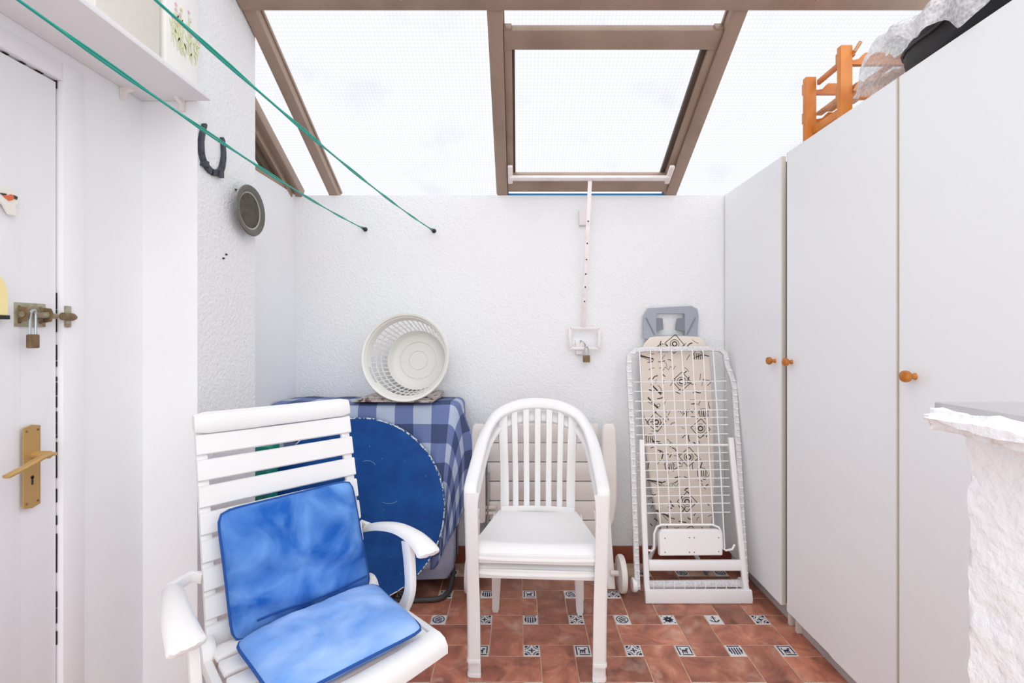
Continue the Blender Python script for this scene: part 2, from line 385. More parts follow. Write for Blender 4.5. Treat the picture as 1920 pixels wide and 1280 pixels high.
# floor: grout bed with 14x28 cm tiles and 7 cm decorated inserts (each a piece of its own)
fl = struct(B().bx(-1.6, 2.1, -1.4, 2.9, -.12, -.0022).build('floor', M['grout']), 'terracotta tiled floor with small blue and white inserts')
P = .21; U = .07; GX, GY = .055, 1.929; G = .0042
def slab(w, d, t=.006, ch=.0012):
    b = B(); w2, d2 = w/2, d/2
    b.add([(x, y, z) for (z, k) in ((-t, 0), (-ch, 0), (0, ch)) for (x, y) in ((-w2+k, -d2+k), (w2-k, -d2+k), (w2-k, d2-k), (-w2+k, d2-k))],
          [[0, 1, 5, 4], [1, 2, 6, 5], [2, 3, 7, 6], [3, 0, 4, 7], [4, 5, 9, 8], [5, 6, 10, 9], [6, 7, 11, 10], [7, 4, 8, 11], [8, 9, 10, 11]])
    return b
tileH = slab(4*U-G, 2*U-G).mesh('floor_tile', M['tile'], recalc=False); tileV = slab(2*U-G, 4*U-G).mesh('floor_tile', M['tile'], recalc=False)
def motif(kind):
    b = slab(U-G, U-G); z = .0004
    def q(*pts): b.add([(x*.0305, y*.0305, z) for x, y in pts], [list(range(len(pts)))], 1)
    def r(x0, y0, x1, y1): q((x0, y0), (x1, y0), (x1, y1), (x0, y1))
    if kind == 0:                                     # diagonal cross with chevrons
        for s in range(4):
            c, sn = math.cos(s*PI/2), math.sin(s*PI/2); R = lambda x, y: (x*c-y*sn, x*sn+y*c)
            q(R(.93, .55), R(.93, .93), R(.55, .93), R(.48, .78), R(.78, .48)); q(R(.2, .62), R(.62, .2), R(.72, .3), R(.3, .72))
            q(R(0, .1), R(.14, .3), R(0, .52), R(-.14, .3)); q(R(.12, .86), R(.36, .7), R(.3, .93), R(.12, .93)); q(R(-.12, .86), R(-.12, .93), R(-.3, .93), R(-.36, .7))
        r(-.16, -.16, .16, .16)
    elif kind == 1:                                   # crown over a striped shield
        r(-.85, .72, .85, .88)
        for i in range(5): q((-.85+i*.34, .9), (-.51+i*.34, .9), (-.68+i*.34, 1.0))
        for i in range(5):
            x = -.7+i*.35; d = -.85+.5*abs(x)**2; r(x-.1, d, x+.1, .55)
        r(-.9, .2, -.76, -.2); r(.76, -.2, .9, .2)
    elif kind == 2:                                   # squared key with an animal-like figure
        r(-.92, .74, .92, .92); r(-.92, -.92, -.74, .7); r(.74, -.6, .92, .7); r(-.5, -.92, .92, -.76)
        r(-.4, -.2, .35, .15); r(-.42, -.6, -.25, -.2); r(.15, -.6, .32, -.2); r(.2, .15, .55, .42); r(-.55, .1, -.4, .5); r(-.1, -.5, .05, -.2)
    elif kind == 3:                                   # ring with chevron stripes
        a = [2*PI*i/20 for i in range(21)]
        for i in range(20):
            q((.92*math.cos(a[i]), .92*math.sin(a[i])), (.92*math.cos(a[i+1]), .92*math.sin(a[i+1])), (.76*math.cos(a[i+1]), .76*math.sin(a[i+1])), (.76*math.cos(a[i]), .76*math.sin(a[i])))
        for d in (-.5, -.12, .26):
            q((-.55, d-.25), (0, d+.12), (0, d+.36), (-.55, d-.02)); q((.55, d-.02), (0, d+.36), (0, d+.12), (.55, d-.25))
    elif kind == 4:                                   # anchor
        r(-.09, -.7, .09, .6); r(-.4, .3, .4, .45)
        for i in range(8):
            a0 = PI+.25+i*(PI-.5)/8; a1 = PI+.25+(i+1)*(PI-.5)/8
            q((.62*math.cos(a0), -.1+.62*math.sin(a0)), (.62*math.cos(a1), -.1+.62*math.sin(a1)), (.44*math.cos(a1), -.1+.44*math.sin(a1)), (.44*math.cos(a0), -.1+.44*math.sin(a0)))
        q((-.8, -.05), (-.35, -.25), (-.62, -.45)); q((.8, -.05), (.62, -.45), (.35, -.25)); r(-.16, .6, .16, .8)
    else:                                             # star flower
        for s in range(8):
            c, sn = math.cos(s*PI/4), math.sin(s*PI/4); R = lambda x, y: (x*c-y*sn, x*sn+y*c)
            q(R(.12, .12), R(.2, .55), R(0, .85), R(-.2, .55), R(-.12, .12))
        r(-.9, -.9, -.7, -.7); r(.7, .7, .9, .9); r(-.9, .7, -.7, .9); r(.7, -.9, .9, -.7)
    return b.mesh('insert_tile', [M['tile_white'], M['tile_blue']], recalc=False)
motifs = [motif(k) for k in range(6)]
seen = {(0, 0): 0, (1, 0): 2, (2, 0): 0, (3, 0): 2, (4, 0): 1, (5, 0): 2, (-1, 0): 2, (0, 1): 1, (1, 1): 0, (2, 1): 3, (3, 1): 5, (4, 1): 4, (5, 1): 0, (-1, 1): 0, (-2, 1): 3}
for i in range(-7, 8):
    for j in range(-6, 4):
        x, y = GX+i*P, GY+j*P
        if -1.35 < x < 1.75 and y < 2.72:
            o = bpy.data.objects.new('insert_tile', motifs[seen.get((i, j), (i*7+j*5+i*j) % 4)]); COL.objects.link(o); o.parent = fl; o.location = (x, y, 0)
        cx, cy = x+P/2, y+P/2
        if -1.3 < cx < 1.7 and cy < 2.66:
            o = bpy.data.objects.new('floor_tile', tileH if (i+j) % 2 == 0 else tileV); COL.objects.link(o); o.parent = fl; o.location = (cx, cy, random.uniform(-.0012, 0))

def wall_prism(name, prof_yz, x0, x1, m):             # polygon in (y,z) extruded along x
    return struct(B().prism(prof_yz, x1-x0, frame((x0, 0, 0), (0, 1, 0), (0, 0, 1), (1, 0, 0))).build(name, m, smooth=30))
wb = struct(B().bx(-1.6, 2.1, YB, YB+.2, -.1, WH).build('wall_back', M['plaster']), 'rough white plaster back wall')
wl = wall_prism('wall_left', [(-.9, -.1), (.42, -.1), (.42, 2.012), (1.31, 2.012), (1.31, -.1), (YB+.1, -.1), (YB+.1, WH), (1.94, WH), (1.94, roof(1.94)+.05), (.75, roof(.75)+.05), (-.9, roof(.75)+.05)], XL-.25, XL, M['plaster_smooth'])
tag(wl, 'white painted left wall with the door opening')
b = B().prism([(1.588, -.1), (1.937, -.1), (1.937, roof(1.937)+.04), (1.588, roof(1.588)+.04)], -1.09-XL+.05, frame((XL-.05, 0, 0), (0, 1, 0), (0, 0, 1), (1, 0, 0)))
b.mi[5] = 1
pil = struct(b.build('wall_pillar', [M['plaster'], M['plaster_smooth']], smooth=30))
tag(pil, 'rough plaster pillar projecting from left wall')
struct(B().bx(XR, XR+.2, -.9, YB+.1, -.1, WH).build('wall_right', M['plaster_smooth']), 'white wall behind the wardrobes')
bb = struct(None or B().bx(XL, XR, YB-.012, YB+.01, 0, .094, .002).build('baseboard_back', M['clay']), 'terracotta skirting along back wall')
# nails and old plugs in the pillar face
for i, (y, z) in enumerate(((1.742, 1.60), (1.725, 1.583), (1.80, 1.86), (1.615, 2.14))):
    B().lathe([(.004, 0), (.003, .006), (0, .007)], frame((-1.09, y, z), (0, 1, 0), (0, 0, 1), (1, 0, 0)), 8).build('nail', M['iron'], pil)

# door in the left wall
d1 = struct(None or B().bx(XL-.07, XL-.012, .455, 1.302, .01, 2.004, .002).build('door_1', M['door_paint']), 'white painted door with bolt and brass handle')
B().bx(XL-.012, XL-.0095, .57, 1.205, .2, 1.93, .001).build('panel_moulding', M['door_paint'], d1)
B().bx(XL-.0095, XL-.008, .585, 1.19, .215, 1.915, .0005).build('door_panel', M['door_paint'], d1)
fr = struct(B().bx(XL-.09, XL+.0025, 1.307, 1.372, 0, 2.06, .002).bx(XL-.09, XL+.0025, .45, 1.3068, 2.01, 2.06, .002).bx(XL-.09, XL+.0025, .40, .4498, 0, 2.06, .002).build('trim_1', M['door_paint']), 'white painted door frame')
b = B(); rr = random.Random(3); z = .02
while z < 2.0:                                        # painted shade of the crack: dark strips, broken where paint bridges it
    L_ = rr.uniform(.005, .05); w = rr.uniform(.0006, .0024) if rr.random() < (.8 if z < 1.15 else .4) else 0
    if w and (z < 1.42 or z > 1.9): b.bx(XL-.03, XL-.0118, 1.3045-w/2, 1.3045+w/2, z, z+L_)
    z += L_+(rr.uniform(.0, .004) if rr.random() < .7 else rr.uniform(.01, .05))
for k in range(6): b.bx(XL-.03, XL-.0118, 1.05+k*.04, 1.05+k*.04+rr.uniform(.006, .022), 2.0072, 2.0082)
b.build('crack_shade', M['dark_gap'], fr)
S3 = frame((0, 0, 0), (0, 1, 0), (0, 0, 1), (1, 0, 0))
def side(y, z, x=XL): return frame((x, y, z), (0, 1, 0), (0, 0, 1), (1, 0, 0))       # plane on a wall facing +X
# handle
hp = B().prism([(-.021, -.104), (.0, -.109), (.021, -.104), (.021, .104), (0, .109), (-.021, .104)], .004, side(1.226, .956, XL-.003)).build('handle_plate', M['brass'], d1)
B().lathe([(.011, 0), (.010, .04), (.0, .042)], side(1.232, .985, XL), 12).build('handle_neck', M['brass'], hp)
lv = smoothpath([(XL+.040, 1.238, .986), (XL+.046, 1.226, .987), (XL+.05, 1.20, .985), (XL+.052, 1.165, .974), (XL+.05, 1.118, .961)], 4)
B().sweep(lv, rrect(.010, .021, .0045, 3), (1, 0, 0), [(1, 1)]*12+[(.9, .9)]*(len(lv)-12)).build('lever', M['brass'], hp)
b = B().lathe([(.0045, 0), (.0045, .0012)], side(1.226, .928, XL+.0005), 10); b.prism([(-.0022, -.02), (.0022, -.02), (.0022, 0), (-.0022, 0)], .0012, side(1.226, .928, XL+.0005)); b.build('keyhole', M['dark_gap'], hp)
for y in (1.212, 1.240):
    for z in (.862, 1.050): B().lathe([(.0032, 0), (.0028, .0015), (0, .0018)], side(y, z, XL+.0008), 8).build('screw', M['rusty'], hp)
# bolt with padlock
bo = B().bx(XL-.012, XL-.006, 1.189, 1.268, 1.322, 1.384, .001).build('bolt_plate', M['zinc'], d1)
B().tube([(XL+.006, 1.195, 1.354), (XL+.006, 1.285, 1.352)], .0075, 10).build('bolt_bar', M['zinc'], bo)
for y in (1.198, 1.262): B().sweep([(XL-.006, y, 1.368), (XL+.012, y, 1.366), (XL+.016, y, 1.354), (XL+.012, y, 1.341), (XL-.006, y, 1.339)], rrect(.012, .002, .0008, 2), (0, 1, 0)).build('bolt_staple', M['rusty'], bo)
kp = B().bx(XL-.003, XL+.009, 1.310, 1.326, 1.322, 1.382, .002).build('bolt_keeper', M['zinc'], fr)
B().tube([(XL+.012, 1.296, 1.352), (XL+.012, 1.325, 1.351), (XL+.012, 1.334, 1.35)], [.011, .011, .006], 12).build('keeper_barrel', M['rusty'], kp)
for y in (1.200, 1.254):
    for z in (1.333, 1.373): B().lathe([(.004, 0), (.0035, .002), (0, .0025)], side(y, z, XL-.006), 8).build('screw', M['rusty'], bo)
pl_ = thing('padlock', 'small brass padlock hanging from door bolt', 'padlock', (XL+.02, 1.213, 1.262))
B().box((XL+.016, 1.213, 1.284), (.014, .024, .036), None, .003).build('padlock_body', M['rusty'], pl_)
B().tube(smoothpath([(XL+.016, 1.206, 1.302), (XL+.016, 1.206, 1.35), (XL+.018, 1.209, 1.363), (XL+.018, 1.217, 1.363), (XL+.016, 1.220, 1.35), (XL+.016, 1.220, 1.302)], 4), .003, 8).build('shackle', M['steel'], pl_)
# ceramics on the door
cd = thing('ceramic_plaque', 'white ceramic door plaque with an orange bird', 'ornament', (XL, 1.165, 1.60))
B().prism([(.0+.024*math.cos(a), .016+.024*math.sin(a)) for a in [-.9+(5.2)*q/16 for q in range(17)]]+[(-.004, -.016), (.004, -.027), (.018, -.026), (.020, -.016)], .007, side(1.165, 1.628, XL-.002)).build('plaque', M['ceramic'], cd)
bd = B().prism([(-.018, .02), (-.004, .018), (.004, .024), (.012, .022), (.010, .012), (0, .006), (-.010, .012)], .0016, side(1.165, 1.628, XL+.0052)).build('bird_body', M['orange'], cd)
B().prism([(.010, .024), (.020, .022), (.018, .014), (.012, .016)], .0016, side(1.165, 1.628, XL+.0054)).build('bird_head', M['dkgreen'], bd)
B().prism([(-.022, .02), (-.008, .022), (-.004, .02), (-.014, .016)], .0016, side(1.165, 1.628, XL+.0056)).build('bird_wing', M['dkgreen'], bd)
yl = thing('yellow_ornament', 'pale yellow arched ornament on the door above the bolt', 'ornament', (XL, 1.10, 1.34))
B().prism([(-.06, 0)]+[(.06*math.cos(a), .052+.062*math.sin(a)) for a in [PI*i/12 for i in range(13)]][::-1]+[(.06, 0)], .012, side(1.10, 1.349, XL-.003)).build('arch_body', M['yellow'], yl)
B().bx(XL-.003, XL+.014, 1.04, 1.161, 1.339, 1.349, .001).build('base_strip', M['black'], yl)

# ------------------------------------------------------------------ glazed lean-to roof
def rafter(name, x, y0, y1, label, w=.05):
    t = thing(name, label, 'roof beam', RP(x, (y0+y1)/2, 0)); struct(t)
    del t['category']
    B().bar(RP(x, y0, .022), RP(x, y1, .022), w, .044, RN, .003).build('beam_web', M['bronze'], t)
    B().bar(RP(x, y0, .052), RP(x, y1, .052), w+.012, .016, RN, .002).build('beam_flange', M['bronze'], t)
    return t
RX = [-1.06, -.092, .874, 1.76]
rafter('trim_2', RX[0], YB+.03, .72, 'bronze roof rafter beside the pillar')
rafter('trim_3', RX[1], YB+.03, .72, 'bronze roof rafter left of the opening skylight', .058)
rafter('trim_4', RX[2], YB+.03, .72, 'bronze roof rafter right of the opening skylight', .062)
rafter('trim_5', RX[3], YB+.03, .72, 'bronze roof rafter above the wardrobes')
t = thing('trim_6', None, None, RP(.3, 1.78)); struct(t, 'wide bronze cross beam along top of roof')
B().bar(RP(-1.085, 1.77, .026), RP(1.95, 1.77, .026), .155, .07, RN, .004).build('beam_web', M['bronze'], t)
b = B()
for x in (-.45, .36, 1.15): b.lathe([(.006, 0), (.005, .004), (0, .006)], frame(RP(x, 1.80, -.009), (1, 0, 0), RT, -RN), 8)
b.build('screw', M['steel'], t)
def pane(name, x0, x1, y0, y1, n, m, label, t=.006):
    b = B(); nu = 4
    c = [RP(x0, y0, n), RP(x1, y0, n), RP(x1, y1, n), RP(x0, y1, n)]; LY = (c[3]-c[0]).length
    b.add(c, [[0, 1, 2, 3]]); b.uv = [(x0, 0), (x1, 0), (x1, LY), (x0, LY)]
    return b, struct(b.build(name, m), label)
pane('window_1', -1.275, RX[0], 1.94, YB+.08, .0605, M['roof_sheet'], 'narrow translucent roof sheet by the left wall')
pane('window_2', RX[0], RX[1], 1.70, YB+.12, .0605, M['roof_sheet'], 'ribbed translucent roof sheet left of the skylight')
pane('window_3', RX[1], RX[2], 1.70, 1.93, .0605, M['roof_sheet'], 'narrow translucent roof strip above the skylight')
pane('window_5', RX[2], 2.0, 1.70, YB+.12, .0605, M['roof_sheet'], 'ribbed translucent roof sheet above the wardrobes')
pane('window_6', RX[0]-.05, 2.0, .72, 1.72, .0605, M['roof_sheet'], 'upper translucent roof sheet')
# opening sash between the two middle rafters
sx0, sx1, sy0, sy1 = RX[1]+.03, RX[2]-.031, YB-.015, 1.905
sa = thing('window_4', None, None, RP(.39, 2.3, .02)); struct(sa, 'opening bronze framed skylight sash with opener bar')
fw = .034
B().bar(RP(sx0+fw/2, sy0, .038), RP(sx0+fw/2, sy1, .038), fw, .04, RN, .003).build('sash_stile', M['bronze'], sa)
B().bar(RP(sx1-fw/2, sy0, .038), RP(sx1-fw/2, sy1, .038), fw, .04, RN, .003).build('sash_stile', M['bronze'], sa)
B().bar(RP(sx0, sy1+.04, .036), RP(sx1, sy1+.04, .036), .078, .046, RN, .004).build('sash_top_rail', M['bronze'], sa)
B().bar(RP(sx0, sy0-.042, .032), RP(sx1, sy0-.042, .032), .10, .044, RN, .004).build('sash_bottom_rail', M['bronze'], sa)
B().bar(RP(sx0, sy0-.092, .03), RP(sx1, sy0-.092, .03), .018, .022, RN, .002).build('glazing_bead', M['bronze'], sa)
B().bar(RP(sx0+fw+.006, sy0-.07, .05), RP(sx0+fw+.006, sy1+.07, .05), .012, .02, RN).build('glazing_seal', M['bronze_dark'], sa)
B().bar(RP(sx1-fw-.011, sy0-.07, .05), RP(sx1-fw-.011, sy1+.07, .05), .022, .02, RN).build('glazing_seal', M['bronze_dark'], sa)
b = B(); c = [RP(sx0+fw, sy0-.08, .055), RP(sx1-fw, sy0-.08, .055), RP(sx1-fw, sy1+.08, .055), RP(sx0+fw, sy1+.08, .055)]
b.add(c, [[0, 1, 2, 3]]); LY = (c[3]-c[0]).length; b.uv = [(0, 0), (sx1-sx0-.1, 0), (sx1-sx0-.1, LY), (0, LY)]; b.build('pane', M['roof_sheet'], sa)
ob = B().bar(RP(sx0+.012, 2.555, -.02), RP(sx1-.02, 2.555, -.02), .026, .020, RN, .004).build('opener_bar', M['pinkwhite'], sa)
for x in (sx0+.018, sx1-.024): B().bar(RP(x, 2.59, -.012), RP(x, 2.49, -.012), .026, .02, RN, .004).build('bar_bracket', M['pinkwhite'], ob)
# opener rod hanging down the wall
p0, p1 = RP(.39, 2.565, -.03), V((.366, 2.635, 1.345))
rd = thing('skylight_opener', 'pinkish white skylight opening rod with punched holes on back wall', 'opener rod', (.366, 2.65, 1.2))
ro = B().bar(p0, p1, .022, .008, (0, 1, 0), .001).build('rod', M['pinkwhite'], rd)
for k, f in enumerate((.27, .42, .53, .63, .72, .82)):
    q = p0.lerp(p1, f); B().lathe([(.0045, 0), (.004, .0012)], frame(q+V((0, -.0048, 0)), (1, 0, 0), (0, 0, 1), (0, -1, 0)), 8).build('rod_hole', M['dark_gap'], rd)
b = B(); fx, fz = .372, 1.28
for a, c_ in (((-.08, .06), (.085, .058)), ((.085, .058), (.083, -.056)), ((.083, -.056), (-.08, -.054)), ((-.08, -.054), (-.08, .06))):
    b.bar((fx+a[0], 2.64, fz+a[1]), (fx+c_[0], 2.64, fz+c_[1]), .016, .01, (0, 1, 0), .002)
b.build('handle_frame', M['pinkwhite'], rd)
B().bx(fx-.045, fx-.005, 2.655, YB+.002, fz-.09, fz-.02, .003).build('wall_plate', M['pinkwhite'], rd)
B().tube(smoothpath([(fx-.02, 2.655, fz-.02), (fx-.022, 2.625, fz-.01), (fx+.0, 2.618, fz-.03), (fx-.002, 2.65, fz-.055), (fx-.03, 2.655, fz-.05)], 5), .0035, 8).build('wire_loop', M['steel'], rd)
B().bx(.345, .408, 2.652, YB+.003, 1.925, 2.01, .003).build('guide_plate', M['pinkwhite'], rd)
pk = thing('padlock', 'brown padlock under skylight opener handle on back wall', 'padlock', (.385, 2.63, 1.15))
B().box((.383, 2.632, 1.167), (.038, .02, .04), None, .003).build('padlock_body', M['rusty'], pk)
B().tube(smoothpath([(.371, 2.632, 1.187), (.371, 2.632, 1.22), (.383, 2.632, 1.236), (.395, 2.632, 1.22), (.395, 2.632, 1.187)], 5), .0035, 8).build('shackle', M['steel'], pk)
struct(B().bar((sx0-.02, YB+.06, WH+.012), (.84, YB+.06, WH+.012), .05, .02).build('trim_7', M['blue_flash']), 'blue painted strip on top of back wall')
# small triangular side light above the low left wall
s1 = thing('window_7', None, None, (XL, 2.4, WH)); struct(s1, 'small triangular side window above low left wall')
B().bar(RP(XL+.012, YB+.01, .02), RP(XL+.012, 1.94, .02), .05, .055, RN, .003).build('side_rafter', M['bronze'], s1)
B().bar(RP(XL-.01, YB-.03, -.035), RP(XL-.01, 1.94, -.035), .03, .03, RN, .002).build('frame_rail', M['bronze'], s1)
B().bar(RP(XL-.03, YB-.03, -.075), RP(XL-.03, 1.94, -.075), .02, .055, RN).build('frame_seal', M['bronze_dark'], s1)
B().bx(XL-.05, XL-.002, 1.94, YB-.02, WH, WH+.03, .003).build('sill_rail', M['bronze'], s1)
B().prism([(1.94, WH+.02), (YB-.02, WH+.02), (1.94, roof(1.94))], .004, frame((XL-.045, 0, 0), (0, 1, 0), (0, 0, 1), (1, 0, 0))).build('pane', M['pane_clear'], s1)

# ------------------------------------------------------------------ wardrobes along the right
def wardrobe(y0, y1, label, knob_y, knob_z, hinge, skip_back=False, lean=0):
    t = thing('wardrobe', label, 'wardrobe', ((XC+XR)/2, (y0+y1)/2, 0), 0, 'white wardrobes along the right')
    B().bx(XC+.02, XR-.01, y0+(.035 if hinge == 1 else .003), y1-(.035 if hinge == 2 else .003), .085, 2.085, .001).build('cabinet_body', M['wardrobe'], t)
    if hinge != 2: B().bx(XC+.012, XC+.02, y1-.024, y1-.003, .085, 2.09, .001).build('side_panel_edge', M['laminate_edge'], t)
    if hinge != 1: B().bx(XC+.012, XC+.02, y0+.003, y0+.022, .085, 2.09, .001).build('side_panel_edge', M['laminate_edge'], t)
    b = B().bx(XC+.055, XC+.075, y0+.02, y1-.004, 0, .085); b.build('plinth', M['plinth'], t)
    for yy in (y0+.01, y1-.012): B().bx(XC+.035, XC+.09, yy-.008, yy+.008, 0, .085, .001).build('foot_panel', M['laminate_edge'], t)
    # door with a lower edge swollen and wavy from damp
    if hinge == 1: B().bx(XC+.0185, XR-.01, y0+.027, y0+.0345, .085, 2.085).build('gap_shade_panel', M['gap_shade'], t)  # added dark panel, paints the shade deep in the gap between wardrobes
    n = 24; a = y0+.006; c = y1-.006; b = B(); rows = []
    for i in range(n+1):
        y = a+(c-a)*i/n; dz = .006*nv((y*9, 3.1, 0), 1)+.004*nv((y*30, 1.1, 0), 1); out = .006*abs(nv((y*5, 7, 1), 1))
        rows.append((y, .09+dz, out))
    vs = []; xf = XC-.0; 
    for (y, z, o_) in rows: vs += [(xf-o_, y, z), (xf, y, z+.12), (xf, y, 2.10), (xf+.017, y, 2.10), (xf+.017, y, z)]
    fs = []
    for i in range(n):
        for k in range(5): fs.append([i*5+k, (i+1)*5+k, (i+1)*5+(k+1) % 5, i*5+(k+1) % 5])
    fs += [[0, 1, 2, 3, 4], [n*5+k for k in range(5)][::-1]]
    b.add(vs, fs); do = b.build('door', M['wardrobe'], t, smooth=30)
    B().bx(xf-.0005, xf+.0175, c-.0005, c+.004, .095, 2.10).build('edge_band', M['laminate_edge'], do)
    B().bx(xf-.0005, xf+.0175, a-.004, a+.0005, .095, 2.10).build('edge_band', M['laminate_edge'], do)
    B().lathe([(.011, 0), (.009, .004), (.0075, .012), (.010, .016), (.0165, .022), (.018, .030), (.0155, .037), (.008, .041), (0, .042)],
              frame((xf+.001, knob_y, knob_z), (0, -1, 0), (0, 0, 1), (-1, 0, 0)), 16).build('knob', M['knob'], do)
    return t
wardrobe(2.092, YB-.004, 'narrow white wardrobe in the corner beside the ironing board', 2.15, 1.182, 1)
wardrobe(1.455, 2.058, 'white wardrobe below the pine rack, between two other wardrobes', 2.018, 1.184, 2)
wardrobe(.83, 1.452, 'white wardrobe nearest the camera, behind the low stucco wall', 1.392, 1.177, 0)

# ------------------------------------------------------------------ low stucco wall in the right foreground
def rough_box(x0, x1, y0, y1, z0, z1, amp, step, rad):
    bm = bmesh.new(); bmesh.ops.create_cube(bm, size=1)
    for v in bm.verts: v.co = V(((x0+x1)/2+v.co.x*(x1-x0), (y0+y1)/2+v.co.y*(y1-y0), (z0+z1)/2+v.co.z*(z1-z0)))
    bmesh.ops.bevel(bm, geom=bm.edges[:], offset=rad, segments=3, affect='EDGES')
    for axis, lo, hi in ((0, x0, x1), (1, y0, y1), (2, z0, z1)):
        k = lo+step
        while k < hi-step*.5:
            no = [0, 0, 0]; no[axis] = 1; co = [0, 0, 0]; co[axis] = k
            bmesh.ops.bisect_plane(bm, geom=bm.verts[:]+bm.edges[:]+bm.faces[:], plane_co=co, plane_no=no); k += step
    bm.normal_update(); bm.verts.index_update()
    vs = []
    for v in bm.verts:
        p = v.co; d = amp*(nv(p, 38)+.6*nv(p+V((3, 1, 2)), 80)+.8*nv(p, 14)); vs.append(p+v.normal*d)
    b = B().add(vs, [[v.index for v in f.verts] for f in bm.faces]); bm.free(); return b
lw = thing('low_wall', 'low white stucco wall with rough coping in right foreground', 'wall', (.71, .4, 0))
rough_box(.620, .79, .12, .655, .55, 1.175, .004, .012, .012).build('wall_body', M['stucco'], lw, smooth=80)
rough_box(.624, .786, .12, .65, -.003, .56, .004, .03, .012).build('wall_base', M['stucco'], lw, smooth=80)
rough_box(.566, .82, .10, .668, 1.168, 1.1985, .0045, .010, .011).build('coping', M['stucco'], lw, smooth=80)
B().bx(.59, .805, .115, .664, 1.194, 1.2055, .002).build('coping_tile', M['coping_tile'], lw)

# ------------------------------------------------------------------ shelf on the left, boxes
sh = thing('wall_shelf', 'long white wall shelf above the door', 'shelf', (XL, 1.1, 2.09))
B().bx(XL+.001, -1.042, .30, 1.586, 2.093, 2.110, .002).build('shelf_board', M['shelf'], sh)
def bracket(y, x, ang):
    o = B(); R = side(y, 2.093, x) if ang == 0 else frame((x, y, 2.093), (1, 0, 0), (0, 0, 1), (0, -1, 0))
    if ang == 0: Mx = frame((x, y+.009, 2.093), (1, 0, 0), (0, 0, 1), (0, -1, 0))
    else: Mx = frame((x-.009, y, 2.093), (0, -1, 0), (0, 0, 1), (1, 0, 0))
    o.prism([(0, 0), (.036, 0), (.034, -.006), (.015, -.014), (.008, -.034), (0, -.037)], .014, Mx); return o.build('shelf_bracket', M['cream_plastic'], sh)
bracket(1.50, XL+.001, 0); bracket(1.587, -1.135, 1); bracket(.62, XL+.001, 0)
cb = thing('storage_box', 'cream embossed storage box on the wall shelf', 'box', (-1.17, 1.32, 2.11))
B().bx(-1.262, -1.085, 1.20, 1.418, 2.111, 2.46, .006).build('box_body', M['cream_paper'], cb)
B().bx(-1.268, -1.08, 1.195, 1.423, 2.43, 2.49, .004).build('box_lid', M['cream_paper'], cb)
fb = thing('flower_box', 'white carton printed with pink flowers at shelf end', 'box', (-1.17, 1.50, 2.11))
B().bx(-1.25, -1.078, 1.43, 1.578, 2.111, 2.45, .004).build('carton', M['white_paper'], fb)
b1, b2, b3 = B(), B(), B(); rr = random.Random(5)
for k in range(26):
    y = 1.442+rr.random()*.125; z0 = 2.19+rr.random()*.03; h = rr.uniform(.04, .14); lean = rr.uniform(-.018, .018)
    Mx = side(y, z0, -1.0775+.00006*k)
    b1.prism([(-.0012, 0), (.0012, 0), (lean+.0012, h), (lean-.0012, h)], .0004, Mx)
    for q in range(3):
        f = rr.uniform(.1, .8); s = rr.choice((-1, 1)); px, pz = lean*f, h*f
        b1.prism([(px, pz), (px+s*.008, pz+.008), (px+s*.012, pz+.022), (px+s*.004, pz+.014)], .0004, Mx)
    bb_ = b2 if rr.random() < .6 else b3
    if h > .07: bb_.prism([(lean+.0065*math.cos(a)*(1 if i % 2 else .6), h+.0065*math.sin(a)*(1 if i % 2 else .6)) for i, a in enumerate([PI*q/5 for q in range(10)])], .0006, Mx)
for q, nme, mm in ((b1, 'printed_stems', 'leafg'), (b2, 'printed_flowers', 'petal'), (b3, 'printed_flowers', 'petal2')): q.build(nme, M[mm], fb)['kind'] = 'stuff'

# ------------------------------------------------------------------ horseshoe and plate on the pillar
hs = thing('horseshoe', 'black iron horseshoe hanging on the pillar', 'horseshoe', (-1.088, 1.66, 1.94))
for s in (-1, 1):
    out, inn = [], []
    prof_ = [(-PI/2+s*(.06+i/8*1.35), None) for i in range(9)]
    for a, _ in prof_: out.append((.068*math.cos(a), -.012+.070*math.sin(a))); inn.append((.048*math.cos(a), -.012+.048*math.sin(a)))
    for xo, xi, z_ in ((.070, .052, .010), (.067, .050, .035), (.061, .046, .058), (.056, .042, .074), (.050, .044, .079)): out.append((s*xo, z_)); inn.append((s*xi, z_))
    Mx = side(1.658, 1.948, -1.0895) @ Matrix.Rotation(math.radians(-5), 4, 'Z')
    h_ = B().prism(out+inn[::-1], .011, Mx).build('shoe_branch', M['iron'], hs)
    for i in (3, 5, 7):
        a = -PI/2+s*(.06+i/8*1.35); B().lathe([(.003, 0), (.003, .0008)], Mx @ Matrix.Translation((.058*math.cos(a), -.012+.059*math.sin(a), .0108)), 8).build('nail_hole', M['dark_gap'], h_)
    a = -PI/2+s*.62
    B().prism([(.05*math.cos(a)-.012, .065*math.sin(a)-.012), (.05*math.cos(a)+.014, .065*math.sin(a)-.010), (.05*math.cos(a)+.012, .065*math.sin(a)+.012), (.05*math.cos(a)-.010, .065*math.sin(a)+.008)], .016, Mx @ Matrix.Translation((.012*s, -.008, 0))).build('shoe_clip', M['iron'], h_)
pt = thing('pewter_plate', 'round pewter plate hanging at the pillar corner', 'plate', (-1.06, 1.845, 1.72))
Mx = frame((-1.062, 1.845, 1.79), (0, 1, 0), (0, 0, 1), V((1, -.06, 0)).normalized())
B().lathe([(.069, .002), (.0705, .002), (.078, .008), (.083, .010), (.097, .011), (.099, .008), (.097, .006), (.083, .005), (.072, -.003), (.069, -.003)], Mx, 40, closed=True).build('plate_rim', M['pewter'], pt)
B().lathe([(0, .0015), (.0695, .0015), (.0695, -.0028), (0, -.0028)], Mx, 40).build('plate_dish', M['pewter_dark'], pt)
